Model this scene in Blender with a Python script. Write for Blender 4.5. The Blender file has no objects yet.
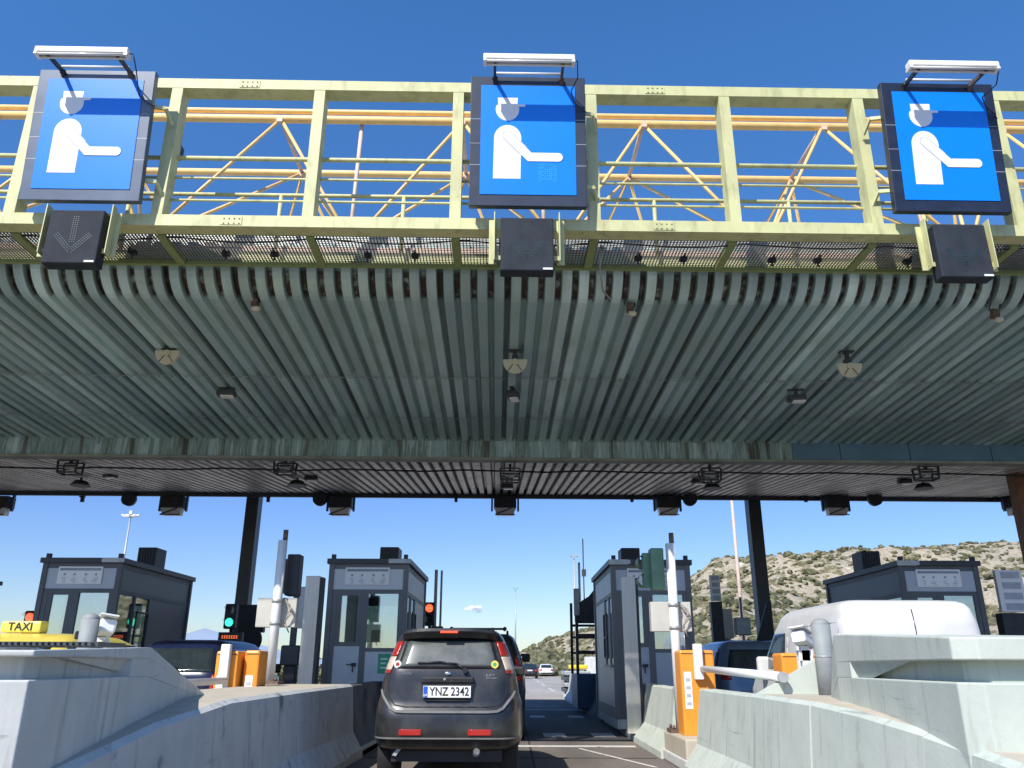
import bpy, bmesh, math, random
from mathutils import Vector, Matrix
R = math.radians; PI = math.pi
random.seed(7)
sc = bpy.context.scene
C = sc.collection

# ------------------------------------------------------------------ camera
CAMZ = 1.25; PITCH = R(19.4); ROLL = R(0.2); FPX = 800.0
F_ = Vector((0, math.cos(PITCH), math.sin(PITCH)))
U0 = Vector((0, -math.sin(PITCH), math.cos(PITCH))); R0 = Vector((1, 0, 0))
R_ = R0*math.cos(ROLL) + U0*math.sin(ROLL); U_ = U0*math.cos(ROLL) - R0*math.sin(ROLL)
cam_d = bpy.data.cameras.new('camera'); cam = bpy.data.objects.new('camera', cam_d); C.objects.link(cam)
m = Matrix((R_, U_, -F_)).transposed().to_4x4(); m.translation = Vector((0, 0, CAMZ)); cam.matrix_world = m
cam_d.sensor_width = 36; cam_d.lens = FPX/1024*36; cam_d.clip_start = 0.05; cam_d.clip_end = 20000
sc.camera = cam
def at(px, py, d):
    """world point at distance d ahead of the road position (real metres)"""
    v = F_ + R_*((px-512)/FPX) + U_*((384-py)/FPX)
    return Vector((0, 0, CAMZ)) + v*(d/v.y)

# ------------------------------------------------------------------ materials
MATS = {}
def mat(name, col, rough=.6, metal=0, var=.12, scale=6, col2=None, f2=(.45, .7), bump=0, bscale=40, stretch=(1, 1, 1), spec=.5, emit=None, es=1, alpha=None, coat=0, dirt=None, dirt_range=(.55, .75), dscale=1.5, dstretch=(1, 1, 1), weather=0):
    if name in MATS: return MATS[name]
    mt = bpy.data.materials.new(name); mt.use_nodes = True
    nt = mt.node_tree; N = nt.nodes; L = nt.links
    b = N['Principled BSDF']
    b.inputs['Roughness'].default_value = rough; b.inputs['Metallic'].default_value = metal
    b.inputs['Specular IOR Level'].default_value = spec
    b.inputs['Coat Weight'].default_value = coat
    tc = N.new('ShaderNodeTexCoord')
    def mapped(s):
        mp = N.new('ShaderNodeMapping'); mp.inputs['Scale'].default_value = s; L.new(tc.outputs['Object'], mp.inputs['Vector']); return mp.outputs[0]
    nz = N.new('ShaderNodeTexNoise'); nz.inputs['Scale'].default_value = scale; nz.inputs['Detail'].default_value = 6; L.new(mapped(stretch), nz.inputs['Vector'])
    rp = N.new('ShaderNodeMapRange'); rp.inputs[1].default_value = .3; rp.inputs[2].default_value = .7
    rp.inputs[3].default_value = 1-var; rp.inputs[4].default_value = 1+var; L.new(nz.outputs[0], rp.inputs[0])
    mx = N.new('ShaderNodeMix'); mx.data_type = 'RGBA'; mx.blend_type = 'MULTIPLY'; mx.inputs[0].default_value = 1
    mx.inputs[6].default_value = (*col, 1); L.new(rp.outputs[0], mx.inputs[7])
    out = mx.outputs[2]
    if col2:
        r2 = N.new('ShaderNodeMapRange'); r2.inputs[1].default_value = f2[0]; r2.inputs[2].default_value = f2[1]; L.new(nz.outputs[0], r2.inputs[0])
        m2 = N.new('ShaderNodeMix'); m2.data_type = 'RGBA'; L.new(r2.outputs[0], m2.inputs[0]); L.new(out, m2.inputs[6]); m2.inputs[7].default_value = (*col2, 1); out = m2.outputs[2]
    if dirt:
        n3 = N.new('ShaderNodeTexNoise'); n3.inputs['Scale'].default_value = dscale; n3.inputs['Detail'].default_value = 8; n3.inputs['Roughness'].default_value = .65; L.new(mapped(dstretch), n3.inputs['Vector'])
        r3 = N.new('ShaderNodeMapRange'); r3.inputs[1].default_value = dirt_range[0]; r3.inputs[2].default_value = dirt_range[1]; L.new(n3.outputs[0], r3.inputs[0])
        m3 = N.new('ShaderNodeMix'); m3.data_type = 'RGBA'; L.new(r3.outputs[0], m3.inputs[0]); L.new(out, m3.inputs[6]); m3.inputs[7].default_value = (*dirt, 1); out = m3.outputs[2]
    if weather:
        for st, sc2, lo, hi, colr, amt in (((9, 9, .55), 1.3, .56, .76, (.17, .165, .14), .75), ((2.5, .5, 9), 1.6, .63, .74, (.10, .10, .10), .65), ((1, 1, 1), 38, .68, .74, (.12, .12, .11), .7), ((1, 1, 1), .9, .45, .62, (.62, .62, .56), .35)):
            nw = N.new('ShaderNodeTexNoise'); nw.inputs['Scale'].default_value = sc2; nw.inputs['Detail'].default_value = 7; nw.inputs['Roughness'].default_value = .6; L.new(mapped(st), nw.inputs['Vector'])
            rw_ = N.new('ShaderNodeMapRange'); rw_.inputs[1].default_value = lo; rw_.inputs[2].default_value = hi; rw_.inputs[4].default_value = amt*weather; L.new(nw.outputs[0], rw_.inputs[0])
            mw_ = N.new('ShaderNodeMix'); mw_.data_type = 'RGBA'; L.new(rw_.outputs[0], mw_.inputs[0]); L.new(out, mw_.inputs[6]); mw_.inputs[7].default_value = (*colr, 1); out = mw_.outputs[2]
    L.new(out, b.inputs['Base Color'])
    if bump:
        n4 = N.new('ShaderNodeTexNoise'); n4.inputs['Scale'].default_value = bscale; n4.inputs['Detail'].default_value = 5; L.new(tc.outputs['Object'], n4.inputs['Vector'])
        bp = N.new('ShaderNodeBump'); bp.inputs['Strength'].default_value = bump; bp.inputs['Distance'].default_value = .02; L.new(n4.outputs[0], bp.inputs['Height']); L.new(bp.outputs[0], b.inputs['Normal'])
    if emit: b.inputs['Emission Color'].default_value = (*emit, 1); b.inputs['Emission Strength'].default_value = es
    if alpha is not None: b.inputs['Alpha'].default_value = alpha
    MATS[name] = mt; return mt

M = dict(
 green=mat('gantry_paint', (.57, .57, .29), .55, var=.10, scale=2, dirt=(.30, .30, .14), dirt_range=(.5, .8), dscale=4, dstretch=(1.5, 1.5, .5)),
 green_dk=mat('gantry_steel', (.24, .29, .11), .6, var=.1),
 yellow=mat('truss_paint', (.86, .57, .21), .45, var=.08, dirt=(.62, .36, .25), dirt_range=(.55, .8), dscale=2.5),
 pink=mat('truss_primer', (.68, .50, .40), .55),
 grate=mat('grate_steel', (.17, .15, .12), .5, .3),
 blackm=mat('black_metal', (.025, .027, .03), .5, var=.3),
 darkm=mat('dark_metal', (.05, .055, .06), .5, var=.25),
 rusty=mat('rusty_steel', (.13, .085, .06), .8, var=.5, scale=15),
 white=mat('white_paint', (.78, .78, .75), .45, var=.05, dirt=(.45, .38, .3), dirt_range=(.62, .8), dscale=6),
 cream=mat('cream_plastic', (.62, .58, .42), .5, var=.06),
 tube=mat('lamp_glass', (.75, .74, .70), .2, var=.03),
 blue=mat('sign_blue', (0.0, .22, .86), .35, var=.04, scale=2),
 signw=mat('sign_white', (.82, .82, .80), .4, var=.03),
 signg=mat('sign_line', (.42, .45, .5), .5),
 navy=mat('sign_frame_navy', (.015, .022, .045), .4, var=.2),
 slate=mat('sign_frame_slate', (.028, .038, .062), .4, var=.15),
 greyf=mat('sign_frame_grey', (.11, .135, .18), .35, .2, var=.15, scale=3),
 sig=mat('signal_face', (.028, .034, .044), .75, spec=.2, var=.2),
 sigdot=mat('signal_dots', (.022, .055, .062), .4),
 conc_r=mat('concrete_pale', (.47, .52, .455), .85, weather=.8, var=.07, scale=3, bump=.1, bscale=28, dirt=(.25, .25, .2), dirt_range=(.6, .82), dscale=2.2, dstretch=(1.2, 1.2, .6)),
 conc_top=mat('concrete_dusty', (.47, .42, .33), .9, var=.1, scale=4, bump=.12, bscale=28),
 conc_l=mat('concrete_grey', (.54, .55, .52), .85, weather=1, var=.1, scale=3, bump=.12, bscale=28, dirt=(.11, .115, .12), dirt_range=(.58, .75), dscale=3.5, dstretch=(1, 1, .8)),
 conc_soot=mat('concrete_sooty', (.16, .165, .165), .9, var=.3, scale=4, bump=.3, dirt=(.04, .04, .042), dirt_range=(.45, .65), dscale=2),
 booth=mat('booth_frame', (.092, .10, .106), .5, .1, var=.12, scale=2),
 booth_d=mat('booth_dark', (.042, .046, .050), .45, .2, var=.15, scale=2),
 panel=mat('booth_panel', (.42, .46, .50), .4, .1, var=.07, scale=2),
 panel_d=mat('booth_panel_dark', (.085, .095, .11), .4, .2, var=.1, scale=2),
 booth_l=mat('booth_frame_light', (.14, .145, .145), .5, .1, var=.1, scale=2),
 panel_l=mat('booth_panel_light', (.56, .60, .62), .45, .05, var=.06, scale=2),
 inner=mat('booth_interior', (.45, .46, .44), .7),
 steel=mat('stainless', (.56, .54, .47), .4, .35, var=.08, scale=3, stretch=(6, 6, .3)),
 galv=mat('galvanised', (.42, .44, .43), .5, .4, var=.12, scale=8),
 boll=mat('bollard_grey', (.25, .27, .265), .65, var=.12, scale=9, bump=.15),
 orange=mat('gate_orange', (.82, .30, .03), .42, var=.05, dirt=(.5, .2, .05), dirt_range=(.62, .8), dscale=5),
 box=mat('box_beige', (.50, .49, .43), .5, var=.07),
 cable=mat('cable_grey', (.3, .28, .24), .6),
 sgreen=mat('signal_green', (.15, .28, .17), .5),
 carblack=mat('paint_black', (.011, .0105, .010), .32, 0, var=.1, coat=.4, dirt=(.07, .063, .052), dirt_range=(.42, .8), dscale=2.2),
 cartrim=mat('car_trim', (.008, .008, .009), .6, var=.15, dirt=(.05, .048, .043), dirt_range=(.5, .8), dscale=4),
 carblue=mat('paint_darkblue', (.008, .014, .045), .25, 0, coat=0),
 carwhite=mat('paint_white', (.66, .66, .64), .3, var=.06, coat=.3, dirt=(.45, .43, .38), dirt_range=(.5, .85), dscale=1.5),
 cargrey=mat('paint_bluegrey', (.17, .22, .27), .3, .3, coat=.5),
 taxi=mat('paint_taxi', (.78, .60, .10), .3, var=.04, coat=.4),
 taxis=mat('taxi_sign', (.80, .68, .12), .4),
 glass=mat('car_glass', (.02, .028, .032), .06, 0, var=.2, spec=.9),
 glass_mid=mat('car_glass_hazy', (.05, .07, .07), .2, 0, var=.3, scale=5),
 glass_dust=mat('car_glass_dusty', (.07, .08, .072), .22, 0, var=.25, scale=5, dirt=(.17, .18, .165), dirt_range=(.35, .7), dscale=3),
 tyre=mat('tyre', (.018, .018, .018), .8, var=.3),
 rim=mat('rim', (.4, .4, .4), .35, .7),
 red=mat('tail_red', (.40, .02, .012), .2, var=.1, coat=.5),
 redbr=mat('tail_red_lit', (.75, .05, .02), .3, emit=(1, .06, .03), es=.35),
 clear=mat('tail_clear', (.62, .48, .36), .2, coat=.5),
 chrome=mat('chrome', (.6, .6, .6), .2, .9),
 plate=mat('plate_white', (.80, .80, .78), .4, var=.02), plateb=mat('plate_blue', (.02, .1, .5), .4), ink=mat('ink_black', (.015, .015, .018), .5),
 stick_y=mat('sticker_yellow', (.75, .6, .1), .5), stick_w=mat('sticker_white', (.75, .72, .7), .5), stick_g=mat('sticker_green', (.04, .38, .17), .5),
 redl=mat('lamp_red_on', (.8, .05, .02), .3, emit=(1, .08, .03), es=2.2), greenl=mat('lamp_green_on', (.05, .6, .4), .3, emit=(.05, .8, .5), es=1.3),
 ledo=mat('led_orange', (.6, .12, .02), .4, emit=(1, .18, .04), es=.9),
 brown=mat('brown_column', (.20, .085, .03), .6, var=.2),
 skin=mat('skin', (.45, .25, .17), .6), shirt=mat('shirt', (.25, .33, .45), .8), hair=mat('hair', (.03, .02, .015), .8),
 foliage=mat('bush_leaves', (.085, .09, .04), .8, var=.5, scale=.6, col2=(.22, .20, .10), f2=(.45, .7)),
 foliage_y=mat('bush_leaves_dry', (.17, .17, .06), .8, var=.4, scale=3),
 bark=mat('bark', (.12, .09, .06), .9),
 print=mat('faded_print', (.28, .32, .38), .6),
 ledteal=mat('led_teal', (.02, .36, .75), .4),
 line=mat('road_paint', (.62, .60, .56), .75, var=.1, dirt=(.17, .15, .13), dirt_range=(.52, .7), dscale=6),
 seam=mat('seam_dark', (.03, .03, .03), .9),
 bluep=mat('blue_panel', (.04, .10, .20), .5, var=.1),
 ycar=mat('paint_yellow', (.8, .62, .05), .4),
)
# thin clear glass for booth panes: transparent + glossy
def glassmat(name, col, refl):
    mt = bpy.data.materials.new(name); mt.use_nodes = True; nt = mt.node_tree; nt.nodes.clear(); N = nt.nodes; L = nt.links
    o = N.new('ShaderNodeOutputMaterial'); t = N.new('ShaderNodeBsdfTransparent'); t.inputs[0].default_value = (*col, 1)
    g = N.new('ShaderNodeBsdfGlossy'); g.inputs['Roughness'].default_value = .03; g.inputs[0].default_value = (.9, .95, .93, 1)
    x = N.new('ShaderNodeMixShader'); x.inputs[0].default_value = refl; L.new(t.outputs[0], x.inputs[1]); L.new(g.outputs[0], x.inputs[2]); L.new(x.outputs[0], o.inputs[0]); return mt
M['pane'] = glassmat('window_glass', (.70, .76, .74), .38)

# ------------------------------------------------------------------ mesh helpers
class MB:
    def __init__(s): s.bm = bmesh.new()
    def box(s, c, d, rot=None, bev=0, taper=None, mi=0):
        r = bmesh.ops.create_cube(s.bm, size=1); vs = r['verts']
        for v in vs:
            v.co = Vector((v.co.x*d[0], v.co.y*d[1], v.co.z*d[2]))
            if taper and v.co.z > 0: v.co.x *= taper[0]; v.co.y *= taper[1]
        fs = set(f for v in vs for f in v.link_faces)
        if bev:
            es = list(set(e for v in vs for e in v.link_edges))
            rb = bmesh.ops.bevel(s.bm, geom=es, offset=bev, segments=2, affect='EDGES', profile=.5)
            allv = set(v for f in rb['faces'] for v in f.verts); 
            for v in list(allv):
                for f in v.link_faces: allv.update(f.verts)
            vs = list(allv); fs = set(f for v in vs for f in v.link_faces)
        for f in fs: f.material_index = mi
        if rot: bmesh.ops.transform(s.bm, matrix=rot, verts=vs)
        bmesh.ops.translate(s.bm, vec=Vector(c), verts=vs); return s
    def b(s, x0, x1, y0, y1, z0, z1, bev=0, mi=0):
        return s.box(((x0+x1)/2, (y0+y1)/2, (z0+z1)/2), (abs(x1-x0), abs(y1-y0), abs(z1-z0)), bev=bev, mi=mi)
    def tube(s, p, q, r, r2=None, n=10, mi=0, cap=True):
        p = Vector(p); q = Vector(q); d = q-p; r2 = r if r2 is None else r2
        rot = d.to_track_quat('Z', 'Y').to_matrix().to_4x4()
        k = bmesh.ops.create_cone(s.bm, cap_ends=cap, segments=n, radius1=r, radius2=r2, depth=d.length)
        for v in k['verts']:
            for f in v.link_faces: f.material_index = mi; f.smooth = len(f.verts) == 4
        bmesh.ops.transform(s.bm, matrix=Matrix.Translation((p+q)/2) @ rot, verts=k['verts']); return s
    def path(s, pts, r, n=8, mi=0):
        for a, b2 in zip(pts[:-1], pts[1:]): s.tube(a, b2, r, n=n, mi=mi)
        return s
    def bar(s, p, q, w, h, mi=0, up=(0, 0, 1)):
        p = Vector(p); q = Vector(q); d = (q-p); y = d.normalized(); u = Vector(up); x = y.cross(u)
        if x.length < 1e-4: x = Vector((1, 0, 0))
        x.normalize(); z = x.cross(y)
        vs = [s.bm.verts.new(e + x*a*w/2 + z*c*h/2) for e in (p, q) for a, c in ((-1, -1), (1, -1), (1, 1), (-1, 1))]
        for f in ((0, 1, 2, 3), (7, 6, 5, 4), (0, 4, 5, 1), (1, 5, 6, 2), (2, 6, 7, 3), (3, 7, 4, 0)):
            fc = s.bm.faces.new([vs[i] for i in f]); fc.material_index = mi
        return s
    def sph(s, c, r, sub=2, mi=0, sc_=(1, 1, 1)):
        k = bmesh.ops.create_icosphere(s.bm, subdivisions=sub, radius=r)
        for v in k['verts']:
            v.co = Vector((v.co.x*sc_[0], v.co.y*sc_[1], v.co.z*sc_[2])) + Vector(c)
            for f in v.link_faces: f.material_index = mi; f.smooth = True
        return s
    def prism(s, poly, dvec, mi=0):
        dvec = Vector(dvec); a = [s.bm.verts.new(Vector(p)) for p in poly]; b2 = [s.bm.verts.new(Vector(p)+dvec) for p in poly]
        s.bm.faces.new(a).material_index = mi; s.bm.faces.new(b2[::-1]).material_index = mi
        n = len(a)
        for i in range(n): s.bm.faces.new((a[i], b2[i], b2[(i+1) % n], a[(i+1) % n])).material_index = mi
        return s
    def loft(s, rings, cap=(True, True), closed=True, mi=0, smooth=False):
        rs = [[s.bm.verts.new(Vector(p)) for p in r] for r in rings]
        n = len(rings[0])
        for a, b2 in zip(rs[:-1], rs[1:]):
            for i in range(n if closed else n-1):
                f = s.bm.faces.new((a[i], a[(i+1) % n], b2[(i+1) % n], b2[i])); f.material_index = mi; f.smooth = smooth
        if cap[0]: s.bm.faces.new(rs[0][::-1]).material_index = mi
        if cap[1]: s.bm.faces.new(rs[-1]).material_index = mi
        return s
    def build(s, name, mats, parent=None, loc=None, smooth=False, fix=True):
        if fix: bmesh.ops.recalc_face_normals(s.bm, faces=s.bm.faces[:])
        me = bpy.data.meshes.new(name); s.bm.to_mesh(me); s.bm.free()
        if smooth:
            for p in me.polygons: p.use_smooth = True
        for k in (mats if isinstance(mats, (list, tuple)) else [mats]): me.materials.append(M[k] if isinstance(k, str) else k)
        o = bpy.data.objects.new(name, me); C.objects.link(o)
        if parent: o.parent = parent
        if loc is not None: o.location = loc
        return o
def thing(name, label, cat, loc=(0, 0, 0), rz=0, group=None):
    o = bpy.data.objects.new(name, None); C.objects.link(o); o.empty_display_size = .2
    o.location = loc; o.rotation_euler = (0, 0, rz); o['label'] = label; o['category'] = cat
    if group: o['group'] = group
    return o
def tag(o, label=None, cat=None, group=None, kind=None):
    if label: o['label'] = label
    if cat: o['category'] = cat
    if group: o['group'] = group
    if kind: o['kind'] = kind
    return o
def dup(root, loc, label, rz=None, group=None):
    r = root.copy(); C.objects.link(r); r.location = loc; r['label'] = label
    if rz is not None: r.rotation_euler = (0, 0, rz)
    if group: r['group'] = group
    for ch in list(root.children):
        c = ch.copy(); C.objects.link(c); c.parent = r
        for g in list(ch.children):
            d = g.copy(); C.objects.link(d); d.parent = c
    return r
def setp(o, **k):
    for a, v in k.items(): o[a] = v
    return o
def text(s, size, name, m, parent=None, depth=.002, squeeze=1):
    cu = bpy.data.curves.new('t', 'FONT'); cu.body = s; cu.size = size; cu.extrude = depth; cu.align_x = 'CENTER'; cu.align_y = 'CENTER'; cu.offset = size*.012
    t = bpy.data.objects.new('t', cu); C.objects.link(t); bpy.context.view_layer.update()
    dg = bpy.context.evaluated_depsgraph_get(); me = bpy.data.meshes.new_from_object(t.evaluated_get(dg))
    bpy.data.objects.remove(t)
    # stand the text up: x right, z up, reading from -y
    for v in me.vertices: v.co = Vector((v.co.x*squeeze, -v.co.z, v.co.y))
    me.name = name; me.materials.clear(); me.materials.append(M[m]); o = bpy.data.objects.new(name, me); C.objects.link(o)
    if parent: o.parent = parent
    return o

# canopy frame: the canopy runs 1 degree off square to the lanes
CR = R(1.0)
def cp(x, y, z): return Vector((x*math.cos(CR)-(y-10)*math.sin(CR), 10+x*math.sin(CR)+(y-10)*math.cos(CR), z))
H = CAMZ

# ------------------------------------------------------------------ ground
def gmat(name, cols, scale, rough=.9):
    mt = bpy.data.materials.new(name); mt.use_nodes = True; nt = mt.node_tree; N = nt.nodes; L = nt.links; b = N['Principled BSDF']; b.inputs['Roughness'].default_value = rough
    tc = N.new('ShaderNodeTexCoord'); n1 = N.new('ShaderNodeTexNoise'); n1.inputs['Scale'].default_value = scale; n1.inputs['Detail'].default_value = 10; n1.inputs['Roughness'].default_value = .6
    mp = N.new('ShaderNodeMapping'); mp.inputs['Scale'].default_value = (1, .25, 1); L.new(tc.outputs['Object'], mp.inputs[0]); L.new(mp.outputs[0], n1.inputs['Vector'])
    cr = N.new('ShaderNodeValToRGB'); e = cr.color_ramp.elements; e[0].position = .35; e[0].color = (*cols[0], 1); e[1].position = .7; e[1].color = (*cols[1], 1); L.new(n1.outputs[0], cr.inputs[0])
    n2 = N.new('ShaderNodeTexNoise'); n2.inputs['Scale'].default_value = 60; n2.inputs['Detail'].default_value = 4; L.new(tc.outputs['Object'], n2.inputs['Vector'])
    mr = N.new('ShaderNodeMapRange'); mr.inputs[3].default_value = .7; mr.inputs[4].default_value = 1.3; L.new(n2.outputs[0], mr.inputs[0])
    mx = N.new('ShaderNodeMix'); mx.data_type = 'RGBA'; mx.blend_type = 'MULTIPLY'; mx.inputs[0].default_value = 1; L.new(cr.outputs[0], mx.inputs[6]); L.new(mr.outputs[0], mx.inputs[7]); L.new(mx.outputs[2], b.inputs['Base Color'])
    bp = N.new('ShaderNodeBump'); bp.inputs['Strength'].default_value = .4; bp.inputs['Distance'].default_value = .01; L.new(n2.outputs[0], bp.inputs['Height']); L.new(bp.outputs[0], b.inputs['Normal'])
    return mt
M['asphalt'] = gmat('asphalt', [(.10, .085, .072), (.20, .172, .146)], .8)
M['land'] = gmat('dry_land', [(.16, .14, .09), (.30, .26, .19)], .05)
g = MB(); g.b(-6000, 6000, -3000, 9000, -.5, -.02); tag(g.build('ground', 'land'), kind='structure')
g = MB(); g.b(-40, 40, -30, 420, -.3, 0); tag(g.build('road', 'asphalt'), kind='structure')
M['sunpave'] = gmat('sunlit_pavement_tone', [(.30, .275, .235), (.42, .39, .34)], .5)  # far road's sunlit brightness put into a paler base colour
g = MB(); g.b(-38, 38, 34, 400, .0035, .0038); tag(g.build('sunlit_pavement', 'sunpave'), kind='structure')  # pale sheet over the asphalt, starting where the canopy shadow ends
g = MB()
g.b(-1.2, 2.05, 14.25, 14.5, .004, .008)                  # stop line
for x in (-1.5, -.3, .62, 1.55): g.b(x, x+.42, 16.2, 17.1, .004, .008)
for x in (-1.0, .5, 1.5): g.b(x, x+.38, 22, 22.9, .004, .008)
g.b(-2.0, 2.0, 25.8, 26.05, .004, .008)
for k in range(2):
    for s in range(10): g.b(-2.1+k*4.3, -1.98+k*4.3, 45+s*12, 51+s*12, .004, .008)
g.bar((1.1, 14.0, .006), (1.9, 11.5, .006), .05, .004)
tag(g.build('road_markings', 'line'), kind='structure')
g = MB(); g.b(-2.1, 2.1, 16.68, 16.76, .003, .006); g.b(-2.1, 2.1, 12.6, 12.63, .003, .006); g.b(.3, .33, 2, 30, .003, .0055); tag(g.build('road_joint', 'seam'), kind='structure')

# ------------------------------------------------------------------ terrain: rocky hill right, far mountains left
ridge = [(430, 668), (500, 664), (528, 650), (548, 642), (570, 637), (592, 630), (640, 606), (680, 585), (697, 572), (714, 561), (765, 555), (840, 550), (920, 546), (1024, 541), (1250, 536), (1600, 560), (2400, 640)]
def ridge_el(a):
    px = 512 + a  # a = px offset
    for (x0, y0), (x1, y1) in zip(ridge[:-1], ridge[1:]):
        if x0 <= px <= x1:
            t = (px-x0)/(x1-x0); return y0+(y1-y0)*t
    return 668
from mathutils import noise as NZ
def hill_h(px, s):
    """height of the terrain along one bearing; s 0 foot .. 1 ridge"""
    d = 95 + 235*s
    top = at(px, ridge_el(px-512), 330).z
    prof = s**1.25 if s <= 1 else 1.0
    base = top*prof
    p = at(px, 600, d); x = p.x
    n = NZ.fractal(Vector((x*.02, d*.02, 0)), 1, 2, 5)*9*min(1, s*2.5)*max(0, 1-max(0, s-.75)*3) + NZ.fractal(Vector((x*.12, d*.12, 3)), 1, 2, 4)*1.1*min(1, s*4)
    return x, d, max(base + n*min(1, top/25), -.3+.0*s)
g = MB(); rows = []
for j in range(70):
    s = j/60; row = []
    for i in range(200):
        px = 440 + i*7.5; x, y, z = hill_h(px, s); row.append(g.bm.verts.new((x, y, z-.25 if s == 0 else z)))
    rows.append(row)
for a, b2 in zip(rows[:-1], rows[1:]):
    for i in range(199): g.bm.faces.new((a[i], a[i+1], b2[i+1], b2[i])).smooth = True
# rock/soil material with scrub patches
mt = bpy.data.materials.new('rocky_hill'); mt.use_nodes = True; N = mt.node_tree.nodes; L = mt.node_tree.links; b = N['Principled BSDF']; b.inputs['Roughness'].default_value = .95
tc = N.new('ShaderNodeTexCoord'); n1 = N.new('ShaderNodeTexNoise'); n1.inputs['Scale'].default_value = .16; n1.inputs['Detail'].default_value = 14; n1.inputs['Roughness'].default_value = .72; L.new(tc.outputs['Object'], n1.inputs['Vector'])
cr = N.new('ShaderNodeValToRGB'); L.new(n1.outputs[0], cr.inputs[0]); e = cr.color_ramp.elements
e[0].position = .38; e[0].color = (.09, .085, .04, 1); e[1].position = .66; e[1].color = (.66, .61, .52, 1)
k = e.new(.46); k.color = (.20, .175, .09, 1); k = e.new(.52); k.color = (.46, .40, .31, 1); k = e.new(.58); k.color = (.30, .26, .17, 1)
L.new(cr.outputs[0], b.inputs['Base Color'])
bp = N.new('ShaderNodeBump'); bp.inputs['Strength'].default_value = 1; bp.inputs['Distance'].default_value = 1.2; L.new(n1.outputs[0], bp.inputs['Height']); L.new(bp.outputs[0], b.inputs['Normal'])
M['hill'] = mt
tag(g.build('hills', 'hill', fix=False), kind='structure')
# scrub: uncountable low bushes over the hill
g = MB(); rnd = random.Random(3)
tmpl = bmesh.new(); bmesh.ops.create_icosphere(tmpl, subdivisions=1, radius=1); tv = [v.co.copy() for v in tmpl.verts]; tf = [[v.index for v in f.verts] for f in tmpl.faces]; tmpl.free()
cnt = 0
while cnt < 6500:
    px = rnd.uniform(500, 1400); s = rnd.uniform(.03, 1.04)
    x, y, z = hill_h(px, s)
    if NZ.noise(Vector((x*.035, y*.03, 9))) < rnd.uniform(-.7, .25): continue
    cnt += 1
    r = rnd.uniform(.3, 1.05)*(1 + .6*(rnd.random() < .06))
    vs = [g.bm.verts.new(Vector((x, y, z+r*.25)) + Vector((v.x*r*1.25, v.y*r, v.z*r*.75))*rnd.uniform(.7, 1.25)) for v in tv]
    for f in tf: g.bm.faces.new([vs[q] for q in f])
tag(g.build('scrub', 'foliage', fix=False), kind='stuff', label='low dry olive scrub scattered over the rocky hill', cat='scrub')
# far mountains, low bluish
M['far'] = mat('far_mountain', (.30, .37, .46), .95, var=.08, scale=.003)
g = MB(); pts = []
prof = [(-700, 655), (-200, 650), (60, 652), (150, 640), (185, 634), (205, 628), (225, 634), (250, 642), (300, 655), (340, 661), (420, 664), (500, 662), (560, 668)]
fr = [at(px, py, 4200) for px, py in prof]
ring1 = [(p.x, 3600, -5) for p in fr]; ring2 = [tuple(p) for p in fr]; ring3 = [(p.x, 5200, -5) for p in fr]
g.loft([ring1, ring2, ring3], cap=(False, False), closed=False, smooth=True)
tag(g.build('far_mountains', 'far'), kind='structure')

# ------------------------------------------------------------------ canopy
def soffit_mat(name, c1, c2, c3):
    mt = bpy.data.materials.new(name); mt.use_nodes = True; N = mt.node_tree.nodes; L = mt.node_tree.links; b = N['Principled BSDF']; b.inputs['Roughness'].default_value = .42; b.inputs['Metallic'].default_value = .25
    tc = N.new('ShaderNodeTexCoord')
    def nz(scale, stretch, det=5):
        mp = N.new('ShaderNodeMapping'); mp.inputs['Scale'].default_value = stretch; L.new(tc.outputs['Object'], mp.inputs[0])
        n = N.new('ShaderNodeTexNoise'); n.inputs['Scale'].default_value = scale; n.inputs['Detail'].default_value = det; L.new(mp.outputs[0], n.inputs['Vector']); return n.outputs[0]
    a = nz(1, (1.7, .05, .05), 8); cr = N.new('ShaderNodeValToRGB'); L.new(a, cr.inputs[0]); e = cr.color_ramp.elements
    e[0].position = .33; e[0].color = (*c1, 1); e[1].position = .66; e[1].color = (*c2, 1)
    n2 = nz(3.2, (1, .35, 1), 9); r2 = N.new('ShaderNodeMapRange'); r2.inputs[1].default_value = .45; r2.inputs[2].default_value = .72; L.new(n2, r2.inputs[0])
    m2 = N.new('ShaderNodeMix'); m2.data_type = 'RGBA'; m2.inputs[7].default_value = (*c3, 1); L.new(r2.outputs[0], m2.inputs[0]); L.new(cr.outputs[0], m2.inputs[6])
    at_ = N.new('ShaderNodeAttribute'); at_.attribute_name = 'rust'
    n3 = nz(9, (1, 1, 1), 4); r3 = N.new('ShaderNodeMapRange'); r3.inputs[1].default_value = .2; r3.inputs[2].default_value = .5; L.new(n3, r3.inputs[0])
    mm = N.new('ShaderNodeMath'); mm.operation = 'MULTIPLY'; L.new(at_.outputs['Fac'], mm.inputs[0]); L.new(r3.outputs[0], mm.inputs[1])
    m3 = N.new('ShaderNodeMix'); m3.data_type = 'RGBA'; m3.inputs[7].default_value = (.06, .035, .026, 1); L.new(mm.outputs[0], m3.inputs[0]); L.new(m2.outputs[2], m3.inputs[6])
    a2 = N.new('ShaderNodeAttribute'); a2.attribute_name = 'panel'
    m4 = N.new('ShaderNodeMix'); m4.data_type = 'RGBA'; m4.blend_type = 'MULTIPLY'; m4.inputs[0].default_value = 1; L.new(m3.outputs[2], m4.inputs[6]); L.new(a2.outputs['Fac'], m4.inputs[7])
    L.new(m4.outputs[2], b.inputs['Base Color']); return mt
M['soffit'] = soffit_mat('soffit_sheet', (.29, .42, .43), (.54, .69, .68), (.38, .50, .45))
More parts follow.
